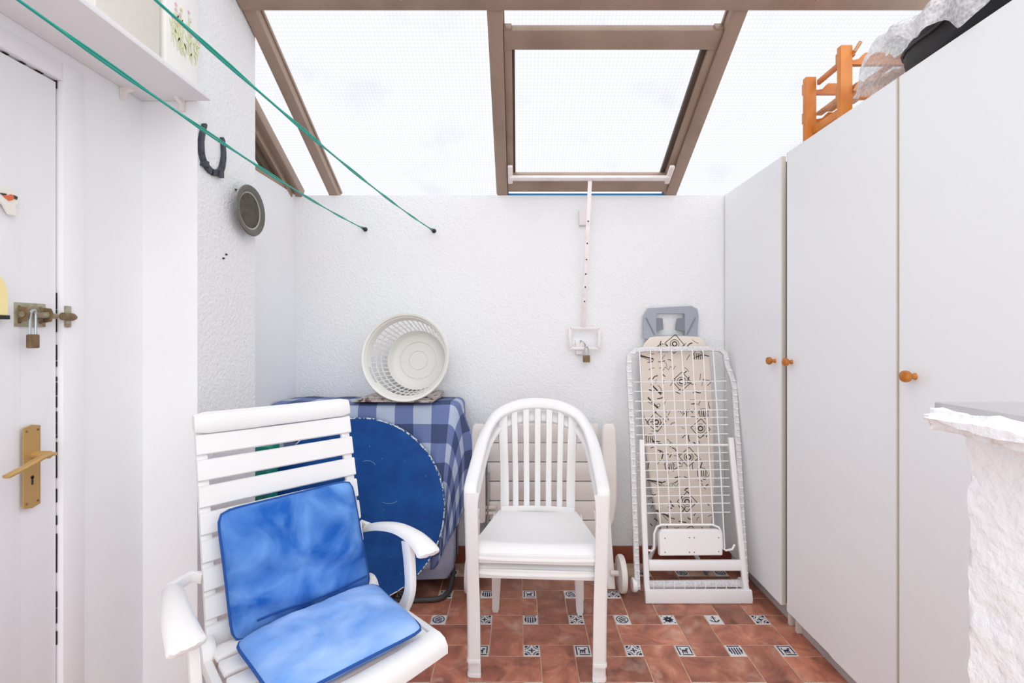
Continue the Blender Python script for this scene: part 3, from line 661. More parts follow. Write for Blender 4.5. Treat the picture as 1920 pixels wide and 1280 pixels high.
B().lathe([(.068, .0022), (.070, .004), (.073, .0045), (.072, .003)], Mx, 40, closed=True).build('inner_ring', M['pewter_light'], pt)
B().lathe([(.003, -.004), (.003, -.032)], Mx, 8).build('hanger_pin', M['iron'], pt)

# ------------------------------------------------------------------ clothes lines
def line(name, hook, end, sag, label, group):
    t = thing(name, label, 'clothesline', hook, 0, group)
    hook, end = V(hook), V(end)
    for s in (0, 1):
        pts = []
        for i in range(33):
            f = i/32; p = hook.lerp(end, f); g = 4*f*(1-f)
            p.z -= (sag+.006*s)*g; p.x += .003*s*math.sin(f*3)+.0015*math.sin(f*50+s*PI); p.z += .0016*math.cos(f*50+s*PI); pts.append(p)
        B().tube(pts, .0027, 6).build('cord_strand', M['teal'], t)
    B().lathe([(.013, 0), (.012, .004), (.006, .008), (.005, .028), (0, .03)], frame(hook+V((.004, YB-hook.y, 0)), (1, 0, 0), (0, 0, 1), (0, -1, 0)), 12).build('wall_hook', M['hook'], t)
    B().tube([hook+V((.012, .004, -.006)), hook+V((0, 0, 0)), hook+V((-.012, -.006, .006))], [.006, .008, .005], 8).build('cord_knot', M['hook'], t)
    return t
line('clothesline', W(681, 428, 2.655), (-.86, .05, 1.93), .05, 'teal double clothesline nearer the left wall', 'teal clotheslines')
line('clothesline', W(811, 431, 2.655), (-.705, .05, 1.95), .05, 'teal double clothesline hooked nearer the middle of back wall', 'teal clotheslines')

# ------------------------------------------------------------------ reclining garden chair
RO = V((-.70, 1.475, 0)); RZ = PI/4
def cushion(name, label, group, corners, N, thick, mats, bulge=.06, seed=0, fold=0):
    c = [V(p) for p in corners]; ctr = sum(c, V())/4; N = V(N).normalized()
    t = thing(name, label, 'cushion', ctr, 0, group)
    def pos(u, v, sd):
        a, b_ = u*2-1, v*2-1
        uu = .5+.5*a*(1-.05*(1-b_*b_)*-1) if False else u
        p = (c[0]*(1-uu)+c[1]*uu)*(1-v)+(c[3]*(1-uu)+c[2]*uu)*v
        p = p+(ctr-p)*(.012*(1-a*a)*abs(b_)**2+.012*(1-b_*b_)*abs(a)**2+.055*abs(a*b_)**9)
        e = max(0, (1-abs(a)**3.2))**.5*max(0, (1-abs(b_)**3.2))**.5
        w = .006*nv(p+V((seed, 0, 0)), 16)*e+.020*nv(V((p.x*3, p.y*3, p.z*18+p.x*4+seed)), 1)*e+.004*nv(p, 40)*e
        return p+N*(sd*thick*e*.5+(w if sd > 0 else 0))
    b = B(); b.grid(lambda u, v: pos(u, v, 1), 44, 36); b.grid(lambda u, v: pos(u, v, -1), 20, 16)
    b.build('pad', mats[0], t, smooth=180, recalc=False)
    edge = []
    for k in range(4):
        for i in range(14):
            f = i/14; u, v = ((f, 0), (1, f), (1-f, 1), (0, 1-f))[k]; edge.append(pos(u, v, 1))
    B().tube(edge, .0042, 8, True).build('piping', mats[1], t)
    return t, pos
def make_recliner():
    t = thing('reclining_chair', 'white slatted plastic reclining chair with blue cushions', 'chair', RO, RZ)
    BL = V((0, .165, .64)); blen = BL.length; bd = BL.normalized(); bn = V((0, -bd.z, bd.y))     # up the back, towards the sitter
    def bp(x, tt, n=0): return V((x, 0, .42))+bd*tt+bn*n
    RB = Matrix((V((1, 0, 0)), bd, bn)).transposed()
    m = M['white_plastic']
    def put(b, name, p=t, mm=None): return b.build(name, mm or m, p, world_co=False)
    # rolled head rail
    sec = [(-.006, -.030), (.012, -.034), (.018, -.026), (.019, .004), (.016, .022), (.004, .032), (-.010, .030), (-.016, .016), (-.014, -.02)]
    b = B()
    pts = []; sc = []
    for i in range(17):
        f = i/16; x = -.243+.486*f; e = min(1, .80+.20*min(f, 1-f)/.06); pts.append(bp(x, .632, -.010*math.sin(PI*f))); sc.append((e, e))
    b.sweep(pts, [(y_, -x_) for (x_, y_) in [(q[0], q[1]) for q in sec]], lambda i: -bn, sc); put(b, 'head_rail')
    for k in range(8):
        tc = .566-.0765*k; b = B(); n = 10; vs = []
        for i in range(n+1):
            x = -.240+.48*i/n; dn = -.012*math.cos((x/.24)*PI/2)
            for (dt, dd) in ((-.0315, .004), (-.028, .009), (.028, .009), (.0315, .004), (.0315, -.007), (-.0315, -.007)): vs.append(bp(x, tc+dt, dd+dn))
        fs = [[i*6+q, i*6+(q+1) % 6, (i+1)*6+(q+1) % 6, (i+1)*6+q] for i in range(n) for q in range(6)]+[[5, 4, 3, 2, 1, 0], [n*6+q for q in range(6)]]
        put(b.add(vs, fs), 'back_slat')
    for s in (-1, 1):
        put(B().sweep([bp(s*.224, .0, -.014), bp(s*.224, .61, -.014)], rrect(.03, .02, .004, 2), bn), 'back_rail')
        put(B().lathe([(.03, 0), (.042, .004), (.046, .012), (.046, .03), (.042, .036), (.02, .04), (0, .04)], frame((s*.222, -.008, .415), (0, 1, 0), (0, 0, 1), (s, 0, 0)), 24), 'hinge_disc')
    # seat
    for k in range(5):
        y = -.055-.074*k; put(B().box((0, y, .424+.006*math.cos(k)), (.47, .062, .018), None, .006), 'seat_slat')
    put(B().sweep([(-.245, -.425, .432), (-.12, -.436, .430), (0, -.44, .430), (.12, -.436, .430), (.245, -.425, .432)],
        [(-.03, .006), (-.028, .012), (.0, .014), (.022, .006), (.034, -.012), (.034, -.034), (.026, -.036), (.02, -.012), (.0, .001), (-.03, .0)], (0, 0, 1)), 'seat_front_lip')
    for s in (-1, 1): put(B().sweep(smoothpath([(s*.246, .02, .40), (s*.25, -.2, .402), (s*.248, -.40, .412)], 4), rrect(.022, .042, .006, 2)), 'seat_side_rail')
    # arms, posts, legs
    for s, ax in ((-1, -.338), (1, .288)):
        pts = smoothpath([(ax*.93, .055, .600), (ax*.95, -.03, .630), (ax*.985, -.13, .650), (ax*1.005, -.22, .649), (ax*1.0, -.29, .634), (ax*.99, -.318, .618)], 5)
        n = len(pts); scl = []
        for i in range(n):
            f = i/(n-1); w = .6+.62*f**1.1; w *= (1 if f < .9 else math.sqrt(max(.12, 1-((f-.9)/.1)**2)))
            scl.append((w, .85 if f < .92 else .75))
        put(B().sweep(pts, [(-.034, -.012), (-.03, .002), (-.018, .011), (0, .014), (.018, .011), (.03, .002), (.034, -.012), (.028, -.014), (0, -.006), (-.028, -.014)], (0, 0, 1), scl), 'arm_rest')
        px = ax-s*.02
        post = smoothpath([(px, -.215, .636), (px-s*.004, -.235, .56), (px-s*.008, -.24, .48), (px-s*.02, -.20, .40), (px-s*.03, -.12, .32)], 5)
        put(B().sweep(post, rrect(.024, .046, .006, 2), (0, 1, 0), [(1, 1.05-.25*math.sin(PI*i/(len(post)-1))) for i in range(len(post))]), 'arm_post')
        put(B().sweep([(px-s*.03, -.14, .335), (px-s*.03, .08, .16), (px-s*.03, .24, .0)], rrect(.026, .04, .006, 2), (0, 1, 0)), 'leg')
        put(B().sweep([(s*.235, -.0, .40), (s*.235, -.22, .20), (s*.235, -.40, .0)], rrect(.026, .04, .006, 2), (0, 1, 0)), 'leg')
        put(B().sweep([(ax*.93, .05, .602), (s*.262, .085, .605), (s*.236, .06, .60)], rrect(.022, .03, .005, 2), (0, 0, 1)), 'arm_link')
    put(B().box((0, .235, .03), (.5, .028, .03), None, .006), 'stretcher'); put(B().box((0, -.385, .03), (.46, .028, .03), None, .006), 'stretcher')
    return t, bp, bn
rc, bp, bn = make_recliner()
RM = Matrix.Translation(RO) @ Matrix.Rotation(RZ, 4, 'Z')
wn = (RM.to_3x3() @ bn)
p0 = RM @ bp(0, 0, .048)
cz = [onplane(x, y, p0, wn) for x, y in ((436, 1208), (696, 1100), (659, 898), (406, 960))]
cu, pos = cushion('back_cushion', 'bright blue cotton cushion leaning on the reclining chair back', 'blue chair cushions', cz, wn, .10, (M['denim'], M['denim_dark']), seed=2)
pts = [pos(.14+.82*i/12, .12+.006*math.sin(i*.8), 1)+wn*.001 for i in range(13)]
B().tube(pts, .0035, 6).build('zip_seam', M['denim_dark'], cu)
sz = [onplane(x, y, (0, 0, .468), V((0, 0, 1))) for x, y in ((438, 1206), (702, 1092), (797, 1180), (520, 1322))]
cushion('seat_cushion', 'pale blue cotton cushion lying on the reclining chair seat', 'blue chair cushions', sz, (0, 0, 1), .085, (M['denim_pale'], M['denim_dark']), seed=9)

# ------------------------------------------------------------------ stacked monobloc chairs
def make_monobloc(name, label, loc, rz):
    t = thing(name, label, 'chair', loc, rz, 'stacked white plastic armchairs'); m = M['white_plastic']
    def put(b, n, p=t): return b.build(n, m, p, world_co=False, smooth=50)
    TH = .006
    def Lsec(w, d, s):                               # thin angle profile, rounded outer corner; s = side
        o = [(-w, 0)]+[(0-.014+.014*math.sin(a), 0-.014+.014*math.cos(a)) for a in [PI/2*i/4 for i in range(5)]]+[(0, -d)]
        i_ = [(-TH, -d)]+[(-.014+.008*math.sin(a), -.014+.008*math.cos(a)) for a in [PI/2*(4-i)/4 for i in range(5)]]+[(-w, -TH)]
        return [(s*x, y) for x, y in o+i_]
    arch = [(.2495, -.008, .585), (.2495, -.010, .625), (.2500, -.001, .654), (.2505, .035, .670), (.250, .10, .692), (.248, .20, .728), (.245, .30, .765), (.228, .375, .815), (.185, .43, .868), (.10, .462, .902), (0, .472, .912)]
    full = [(-x, y, z) for x, y, z in arch]+[(x, y, z) for x, y, z in arch[::-1][1:]]
    pts = smoothpath(full, 5); n = len(pts)
    # arm and arch in one rim: wide flat band, outer lip turned down
    def up(i):
        p = pts[i]; f = min(1, max(0, (abs(p.x)/.25)))
        g = min(1, max(0, (p.y+.022)/.05))
        if g < 1: return V((0, g-1, g)).normalized()
        k = min(1, max(0, (p.z-.74)/.12)); return V((p.x*-.6*(1-k)*0+p.x*2.2*k, -.75*k, 1-.55*k)).normalized()
    sec = [(-.024, -.010), (-.024, .0), (-.019, .006), (.0, .008), (.019, .006), (.024, .0), (.024, -.010), (.018, -.010), (.016, .0), (-.016, .0), (-.018, -.010)]
    put(B().sweep(pts, sec, up, [(1.0+.12*math.sin(PI*i/(n-1)), 1) for i in range(n)]), 'arm_and_back_rim')
    for s in (-1, 1):
        leg = smoothpath([(s*.2735, -.017, .642), (s*.272, -.0175, .57), (s*.269, -.013, .40), (s*.264, -.008, .20), (s*.262, -.010, .0)], 4)
        nn = len(leg); scl = [(1.12-.14*min(1, i/4), 1) for i in range(nn)]
        w, d = .052, .05
        S = [(q[0], q[1]) for q in Lsec(w, d, 1)]
        sec_ = [(s*-a, b_) for a, b_ in S] if s < 0 else [(-a*-1, b_) for a, b_ in S]
        b = B(); vs = []
        for i, p in enumerate(leg):
            for (a, b_) in Lsec(w, d, 1): vs.append(p+V((s*a*scl[i][0], -b_, -.010*(1-abs(a/w+.5)*2)*(i == nn-1))))
        k = len(Lsec(w, d, 1))
        fs = [[i*k+q, i*k+(q+1) % k, (i+1)*k+(q+1) % k, (i+1)*k+q] for i in range(nn-1) for q in range(k)]+[list(range(k)), [(nn-1)*k+q for q in range(k)]]
        put(b.add(vs, fs), 'front_leg')
        # moulded foot flare of the front leg
        b = B(); vs = []
        for z, g in ((.0, .002), (.010, .002), (.014, .0008)):
            for (a, b_) in Lsec(w+.001, d+.001, 1): vs.append(V((s*(.262+.0+a), -.010-b_, z))+V((s*g, -g, 0)))
        fs = [[i*k+q, i*k+(q+1) % k, (i+1)*k+(q+1) % k, (i+1)*k+q] for i in range(2) for q in range(k)]+[list(range(k)), [2*k+q for q in range(k)]]
        put(b.add(vs, fs), 'foot_rim')
        # rear legs: tapered plates, canted
        b = B(); vs = []
        for z, x, y, w2, d2 in ((.41, .178, .372, .024, .03), (.25, .186, .388, .022, .024), (.02, .196, .415, .016, .016), (0, .197, .418, .010, .012)):
            for (a, c_) in ((-w2, -d2), (w2, -d2), (w2, d2), (w2-TH, d2), (w2-TH, -d2+TH), (-w2, -d2+TH)): vs.append((s*(x+a), y+c_, z))
        fs = [[i*6+q, i*6+(q+1) % 6, (i+1)*6+(q+1) % 6, (i+1)*6+q] for i in range(3) for q in range(6)]+[[0, 1, 2, 3, 4, 5], [18+q for q in range(6)]]
        put(b.add(vs, fs), 'rear_leg')
    # seat shell
    def seat(u, v, dz=0):
        y = .005+.385*v; hw = .232-.058*max(0, (v-.15)/.85)**1.4; x = (2*u-1)*hw
        z = .442-.022*math.sin(PI*min(1, v*1.1))*(1-(2*u-1)**2*.5)-.018*v-.05*max(0, (.10-v)/.10)**1.6
        z += .006*abs(2*u-1)**4
        return V((x, y-(.012 if v < .1 else 0)*max(0, (.1-v)/.1)**.5, z+dz))
    b = B(); b.grid(lambda u, v: seat(u, v), 20, 24); b.grid(lambda u, v: seat(u, v, -TH), 20, 24)
    k = 21*25
    ed = [(0, i) for i in range(21)]+[(j, 20) for j in range(1, 25)]+[(24, i) for i in range(19, -1, -1)]+[(j, 0) for j in range(23, 0, -1)]
    idx = [j*21+i for j, i in ed]
    for a in range(len(idx)):
        c_ = (a+1) % len(idx); b.f.append([idx[a], idx[c_], k+idx[c_], k+idx[a]]); b.mi.append(0)
    put(b, 'seat')
    put(B().box((0, -.0, .392), (.444, .007, .036), None, .003), 'seat_front_lip')
    for s in (-1, 1): put(B().bar((s*.222, .012, .425), (s*.252, .012, .425), .03, .02, (0, 0, 1), .003), 'seat_joint')
    # back: bottom band and seven slats
    put(B().sweep([(-.168, .382, .425), (-.08, .398, .423), (0, .402, .423), (.08, .398, .423), (.168, .382, .425)], rrect(.008, .05, .003, 2), (0, 0, 1)), 'back_base')
    for i in range(7):
        a = (i-3)*.0505; edge = abs(i-3) == 3
        x1 = a*1.10; zt = .905-.95*x1*x1*1.6-(.0 if not edge else .008); yt = .468-.9*x1*x1
        p = smoothpath([(a, .400-.4*a*a, .425), (a*1.01, .412-.4*a*a, .55), (a*1.05, .435-.6*a*a, .72), (x1, yt, zt)], 5)
        w = .040 if edge else .0265
        put(B().sweep(p, rrect(w, .007, .003, 2), (0, -1, 0), [(1+(.0 if i2 < 10 else .03*(i2-10)), 1) for i2 in range(len(p))]), 'back_slat')
    return t
CR = math.radians(-3)
make_monobloc('garden_armchair', 'lower white plastic armchair of the stack, its feet on the tiles', (.068, 1.775, 0), CR)
make_monobloc('garden_armchair', 'upper white plastic armchair of the stack, seat and back on show', (.0675, 1.760, .064), CR)

# ------------------------------------------------------------------ folded slatted recliner behind the stack
fc = thing('folded_recliner', 'aged white folded slatted recliner standing against back wall', 'chair', (.15, 2.55, 0))
cp = M['cream_plastic']; fx0, fx1 = -.17, .44
for k in range(8):
    z1 = .812-.104*k; yy = 2.575-.006*k
    B().box(((fx0+fx1)/2, yy, z1-.05), (fx1-fx0, .02, .0985), None, .002).build('slat', cp, fc)
for x in (fx0+.05, fx1-.05): B().bx(x-.02, x+.02, 2.588, 2.604, .03, .80, .003).build('back_rail', cp, fc)
for x, s in ((.482, 1), (-.212, -1)):
    pts = [(x, 2.50, .826), (x, 2.50, .815), (x, 2.50, .79), (x+s*.004, 2.50, .6), (x+s*.004, 2.50, .42), (x-s*.004, 2.50, .32), (x-s*.008, 2.50, .30)]
    B().sweep(pts, rrect(.076, .03, .01, 3), (0, 1, 0), [(.6, .7), (.85, .9), (1, 1), (1.05, 1), (1.05, 1), (.85, 1), (.7, .9)]).build('arm_rest', cp, fc)
    B().bar((x-.011, 2.375, .012), (x-.011, 2.50, .32), .038, .03, (0, 1, 0), .004).build('leg', cp, fc)
    B().lathe([(.02, 0), (.086, .002), (.09, .008), (.09, .024), (.086, .03), (.02, .032), (0, .032)], frame((x+s*.024, 2.372, .091), (0, s, 0), (0, 0, 1), (s, 0, 0)), 28).build('wheel', cp, fc)
    B().tube([(x-.012, 2.38, .091), (x+s*.04, 2.372, .091)], .014, 10).build('axle', cp, fc)
for z in (.34, .37): B().bx(-.22, -.12, 2.52, 2.535, z-.008, z+.008, .002).build('link_bar', cp, fc)
B().tube([(-.165, 2.525, .2), (-.165, 2.525, .56)], .007, 8).build('stay_rod', M['steel'], fc)

# ------------------------------------------------------------------ draped table, cloth, newspaper, basket
TX0, TX1, TY0, TY1, TZ = -1.265, -.325, 2.40, 2.66, .935
cv = thing('covered_folding_bed', 'grey canvas covered folding frame with black tube feet under checked cloth', 'folding bed', ((TX0+TX1)/2, 2.5, 0))
def body(u, v):
    a = 2*PI*u; z = .05+(TZ-.05)*v; w, d = (TX1-TX0)/2, (TY1-TY0)/2
    ca, sa_ = math.cos(a), math.sin(a); r = 1/((abs(ca)**6+abs(sa_)**6)**(1/6))
    g = 1+.02*nv((ca*3, sa_*3, z*4), 1)+.03*(1-v)*math.sin(a*7)*.5
    k = .93 if v < .02 else 1
    return V(((TX0+TX1)/2+w*r*ca*g*k*.985, (TY0+TY1)/2+d*r*sa_*min(g, 1.0)*k*.96-.045*(1-v)*(sa_ < 0), z+.012*math.sin(a*5)*(1-v)))
b = B().grid(body, 60, 16); n = 61
b.f.append([16*n+i for i in range(60)]); b.mi.append(0); b.f.append([i for i in range(60)][::-1]); b.mi.append(0)
b.build('canvas_cover', M['greycloth'], cv, smooth=60)
B().tube(smoothpath([(-.37, 2.50, .14), (-.345, 2.46, .07), (-.345, 2.38, .024), (-.37, 2.30, .014), (-.46, 2.275, .014), (-.80, 2.272, .014)], 5), .013, 10).build('tube_foot', M['blackmetal'], cv)
B().tube(smoothpath([(-1.2, 2.50, .12), (-1.22, 2.46, .05), (-1.22, 2.36, .016), (-1.14, 2.29, .014), (-.80, 2.272, .014)], 5), .013, 10).build('tube_foot', M['blackmetal'], cv)
# tablecloth: rings running outwards from the top and down front and right side
tcl = thing('tablecloth', 'blue and white checked tablecloth draped over the covered frame', 'tablecloth', ((TX0+TX1)/2, 2.5, TZ))
def cloth(s, q):
    """s: 0..1 along left-front-corner-right edge; q: 0..1 from the wall line over the top and down"""
    W_, D_ = TX1-TX0+.02, TY1-TY0; R_ = .05
    Lf = W_-R_; La = R_*PI/2; Lr = D_-R_; tot = Lf+La+Lr; d = s*tot
    if d < Lf: e = V((TX0+d, TY0-.012, 0)); nrm = V((0, -1, 0)); inn = V((TX0+d, TY1, 0))
    elif d < Lf+La:
        a = -PI/2+(d-Lf)/R_; c_ = V((TX0+Lf, TY0-.012+R_, 0)); nrm = V((math.cos(a), math.sin(a), 0)); e = c_+nrm*R_
        inn = V((TX0+Lf-.01, TY1, 0)).lerp(V((TX0+Lf-.05, TY1, 0)), (d-Lf)/La)
    else:
        k = d-Lf-La; e = V((TX0+W_, TY0-.012+R_+k, 0)); nrm = V((1, 0, 0)); inn = V((TX0+Lf-.06, min(TY1, e.y+.1), 0)).lerp(V((TX0+Lf-.1, e.y, 0)), min(1, k/.1))
    corner = math.exp(-((d-Lf-La*.3)/.10)**2)
    drop = (.76 if d < Lf else .76-.36*min(1, (d-Lf)/(La+.05)))+.03*math.sin(d*17)
    rad = .035
    if q < .35:
        f = q/.35; p = inn.lerp(e-nrm*rad, f); p.z = TZ+.012+.006*nv(p, 9)+.010*corner*f; off = 0
    elif q < .45:
        a = (q-.35)/.10*PI/2; p = e-nrm*rad*(1-math.sin(a)); p.z = TZ+.012-rad*(1-math.cos(a))+.010*corner*(1-(q-.35)/.10); off = a*rad
    else:
        g = (q-.45)/.55; dr = g*drop; p = e.copy(); p.z = TZ+.012-rad-dr; off = rad*PI/2+dr
        fold = math.sin(d*24+2.2*nv((d*3, 0, 0), 1)+1.5*g)*.020+math.sin(d*67)*.005
        amp = min(1, g*2.2); bell = corner*(.035*amp)
        p += nrm*(fold*amp*(1+.3*g)+.012*amp+bell)-V((0, 0, 0))
        if d > Lf+La*.4: p.x += .042*math.sin(min(1, g*1.5)*PI/2)*min(1, (d-Lf-La*.4)/.06)
        if d > Lf*.9: p.x -= .05*g*(1 if d > Lf else (d-Lf*.9)/(Lf*.1))
        p.y = min(p.y, YB-.01)
    return p, d, off, nrm, e
def cl_uv(s, q):
    p, d, off, nrm, e = cloth(s, q)
    if q <= .35: return (p.x+.02, p.y)
    z = e+nrm*(off-.035); return (z.x+.02, z.y)
b = B(); b.grid(lambda u, v: cloth(u, v)[0], 130, 46, uv=cl_uv)
o = b.build('cloth_sheet', M['check'], tcl, smooth=180, recalc=False); md = o.modifiers.new('s', 'SOLIDIFY'); md.thickness = .002
# newspapers
np_ = thing('newspaper', 'folded newspapers lying under the white basket', 'newspaper', (-.58, 2.5, TZ+.02))
for k in range(4):
    B().box((-.635+.012*k, 2.50+.008*k, TZ+.028+.0062*k), (.42-.02*k, .27, .005), Matrix.Rotation(.04*(k-1.5), 3, 'Z'), .001).build('paper_fold', M['newspaper'], np_)
# laundry basket lying on its side, mouth to the room
bk = thing('laundry_basket', 'round ivory plastic laundry basket tipped on its side', 'basket', (-.575, 2.5, TZ+.05))
c0, c1 = W(759, 669, 2.385), W(785, 675, 2.645)
ax = (c1-c0).normalized(); xx = ax.cross(V((0, 0, 1))).normalized(); zz = xx.cross(ax)
ax_up = ax; BH = (c1-c0).length; R0, R1 = .213, .160
BM = frame(c0, xx, -zz, ax)                        # local z runs from mouth (0) to base (BH)
def br(z): return R0+(R1-R0)*(z/BH)**.85
B().lathe([(R0-.004, .014), (R0+.002, .0), (R0+.012, -.004), (R0+.016, .002), (R0+.015, .012), (R0+.009, .013), (R0+.008, .004), (R0+.001, .006), (R0-.001, .02)], BM, 56, closed=True).build('rim', M['basket'], bk)
B().lathe([(0, BH-.002), (.05, BH-.002), (.052, BH-.006), (.056, BH-.002), (.10, BH-.002), (.103, BH-.007), (.108, BH-.003), (.140, BH-.004), (R1-.008, BH-.012), (br(BH*.86)-.003, BH*.84), (br(BH*.86), BH*.84), (R1, BH), (0, BH+.002)], BM, 48).build('base', M['basket'], bk)
b = B(); hand = [math.radians(152), math.radians(332)]
def isH(a, w=.20): return any(abs((a-h+PI) % (2*PI)-PI) < w for h in hand)
NS = 72
for z0, z1 in ((.012, .024), (.046, .054)):        # upper bands
    for i in range(NS):
        a0, a1 = 2*PI*i/NS, 2*PI*(i+1)/NS
        vs = []
        for a in (a0, a1):
            for z_, dr in ((z0, 0), (z1, 0), (z1, -.003), (z0, -.003)): r = br(z_)+dr; vs.append(BM @ V((r*math.cos(a), r*math.sin(a), z_)))
        b.add(vs, [[0, 1, 5, 4], [1, 2, 6, 5], [2, 3, 7, 6], [3, 0, 4, 7]])
for i in range(NS):                                 # solid band between them, open at the two hand grips
    a0, a1 = 2*PI*i/NS, 2*PI*(i+1)/NS
    if isH((a0+a1)/2): continue
    vs = []
    for a in (a0, a1):
        for z_, dr in ((.024, 0), (.046, 0), (.046, -.003), (.024, -.003)): r = br(z_)+dr; vs.append(BM @ V((r*math.cos(a), r*math.sin(a), z_)))
    b.add(vs, [[0, 1, 5, 4], [1, 2, 6, 5], [2, 3, 7, 6], [3, 0, 4, 7]])
b.build('rim_band', M['basket'], bk)
b = B()
for z_ in (.108, .160):
    b.lathe([(br(z_)-.003, z_-.003), (br(z_)+.002, z_-.003), (br(z_)+.002, z_+.003), (br(z_)-.003, z_+.003)], BM, 56, closed=True)
NR = 46
for i in range(NR):
    a = 2*PI*i/NR; ps = [BM @ V((br(z_)*math.cos(a), br(z_)*math.sin(a), z_)) for z_ in (.052, .13, BH*.86)]
    rad = (BM.to_3x3() @ V((math.cos(a), math.sin(a), 0)))
    b.sweep(ps, [(-.0026, -.002), (.0026, -.002), (.0026, .002), (-.0026, .002)], rad)
b.build('lattice_wall', M['basket'], bk)

# round blue table top leaning on the draped frame
c0, c1 = V((-.80, 2.235, .012)), V((-.80, 2.362, .885))
dt = thing('round_tabletop', 'round scratched blue tabletop leaning behind the reclining chair', 'tabletop', (c0.x, c0.y, 0))
ct = (c0+c1)/2; uu = (c1-c0).normalized(); nn_ = V((1, 0, 0)).cross(uu); RD = (c1-c0).length/2
DM = frame(ct, (1, 0, 0), uu, nn_)
B().lathe([(0, .010), (RD-.005, .010), (RD-.005, -.008), (0, -.008)], DM, 72).build('top_disc', M['bluetop'], dt)
B().lathe([(RD-.006, .0104), (RD-.002, .011), (RD, .008), (RD, -.008), (RD-.002, -.011), (RD-.006, -.0104)], DM, 72, closed=True).build('worn_rim', M['blue_edge'], dt)
for a0, a1, rr_, dx, dy in ((-2.0, -1.0, .075, .165, .10), (.6, 2.0, .05, .05, .18)):
    B().sweep([DM @ V((dx+rr_*math.cos(a0+(a1-a0)*i/8), dy+rr_*math.sin(a0+(a1-a0)*i/8), .0102)) for i in range(9)], rrect(.0014, .0005, .0002, 1), nn_).build('scratch', M['scratch'], dt)
# teal crate in the corner behind it
tb = thing('teal_crate', 'teal plastic crate standing in corner behind the reclining chair', 'crate', (-1.2, 2.17, 0))
B().bx(-1.268, -1.13, 2.12, 2.20, .004, .79, .006).build('crate_body', M['teal_obj'], tb)
B().bx(-1.27, -1.124, 2.115, 2.205, .76, .795, .006).build('crate_rim', M['teal_obj'], tb)
for k in range(4): B().bx(-1.26, -1.138, 2.114, 2.122, .1+.16*k, .14+.16*k, .002).build('crate_rib', M['teal_obj'], tb)

# ------------------------------------------------------------------ ironing board against the back wall
IB0 = V((.87, 2.56, .1)); IN = V((0, -1, .075)).normalized()
ib = thing('ironing_board', 'folded ironing board with beige printed cover and grey iron rest', 'ironing board', (.85, 2.6, 0))
IP = lambda x, y, n=0: onplane(x, y, IB0, IN)+IN*n
ip0 = IP(1262, 628); iu = V((0, .075, 1)).normalized(); ix = V((1, 0, 0)); 
ix2 = ix
IM = frame(ip0, ix2, iu, IN)                        # local x right, y up the board, z towards the room
def il(px, py): q = IM.inverted() @ onplane(px, py, IB0, IN); return (q.x, q.y)
outl = [il(*p) for p in ((1203, 652), (1212, 638), (1228, 631), (1300, 631), (1316, 638), (1324, 655), (1331, 700), (1337, 860), (1337, 920), (1331, 980), (1315, 1012), (1288, 1024), (1258, 1016), (1236, 985), (1222, 930), (1213, 870), (1205, 790), (1199, 700))]
pp = [(v.x, v.y) for v in smoothpath([(a, c_, 0) for a, c_ in outl+[outl[0]]], 3)[:-1]]
bo_ = B().prism(pp, .026, IM); cvv = bo_.build('padded_cover', M['iron_cover'], ib, smooth=60)
md = cvv.modifiers.new('b', 'BEVEL'); md.width = .008; md.segments = 2
# printed pattern
b = B(); rr = random.Random(11)
def stroke(cx, cy, pts, w=.0028, rot=0):
    co, si = math.cos(rot), math.sin(rot)
    q = [V((cx+x*co-y*si, cy+x*si+y*co, .0264)) for x, y in pts]
    for i in range(len(q)-1):
        d = (q[i+1]-q[i]).normalized(); n = V((-d.y, d.x, 0))*w/2
        b.add([IM @ (q[i]-n), IM @ (q[i]+n), IM @ (q[i+1]+n), IM @ (q[i+1]-n)], [[0, 1, 2, 3]])
def circ(r, k=12): return [(r*math.cos(2*PI*i/k), r*math.sin(2*PI*i/k)) for i in range(k+1)]
sq = lambda s: [(-s, -s), (s, -s), (s, s), (-s, s), (-s, -s)]
for px, py in ((1262, 645), (1275, 715), (1228, 790), (1310, 802), (1288, 855), (1285, 938), (1290, 1000)):
    x, y = il(px, py); r = rr.uniform(.5, .9); stroke(x, y, sq(.038), .004, r); stroke(x, y, circ(.025), .0035); stroke(x, y, circ(.013, 9), .007)
for px, py in ((1240, 655), (1306, 668), (1316, 775), (1217, 822), (1252, 873), (1312, 885)):
    x, y = il(px, py); stroke(x, y, arc((0, 0), .03, .2, PI-.2, 8), .003, rr.uniform(-.4, .4))
    for k in range(5): stroke(x-.022+.011*k, y-.006, [(0, -.012), (.002, .024)], .0042, .15)
for px, py in ((1210, 670), (1228, 730), (1225, 900), (1240, 960), (1222, 755)):
    x, y = il(px, py); stroke(x, y, [(-.04, .015), (.035, -.012)], .008, rr.uniform(-.5, .2)); stroke(x, y-.012, [(-.04, .02), (.035, -.012)], .003, rr.uniform(-.5, .2)); stroke(x+.03, y-.012, circ(.009, 8), .0025)
for k in range(150):
    px, py = rr.uniform(1208, 1328), rr.uniform(640, 1005); x, y = il(px, py); a = rr.uniform(0, PI); L_ = rr.uniform(.008, .022)
    stroke(x, y, [(-L_, 0), (0, rr.uniform(-.006, .006)), (L_, 0)], rr.uniform(.0022, .006), a)
for px, py in ((1250, 690), (1255, 908), (1285, 770)):
    x, y = il(px, py); stroke(x, y, [(-.05+.005*i, .009*math.sin(i*1.1)) for i in range(20)], .0025, .1)
b.build('printed_pattern', M['print'], ib)['kind'] = 'stuff'
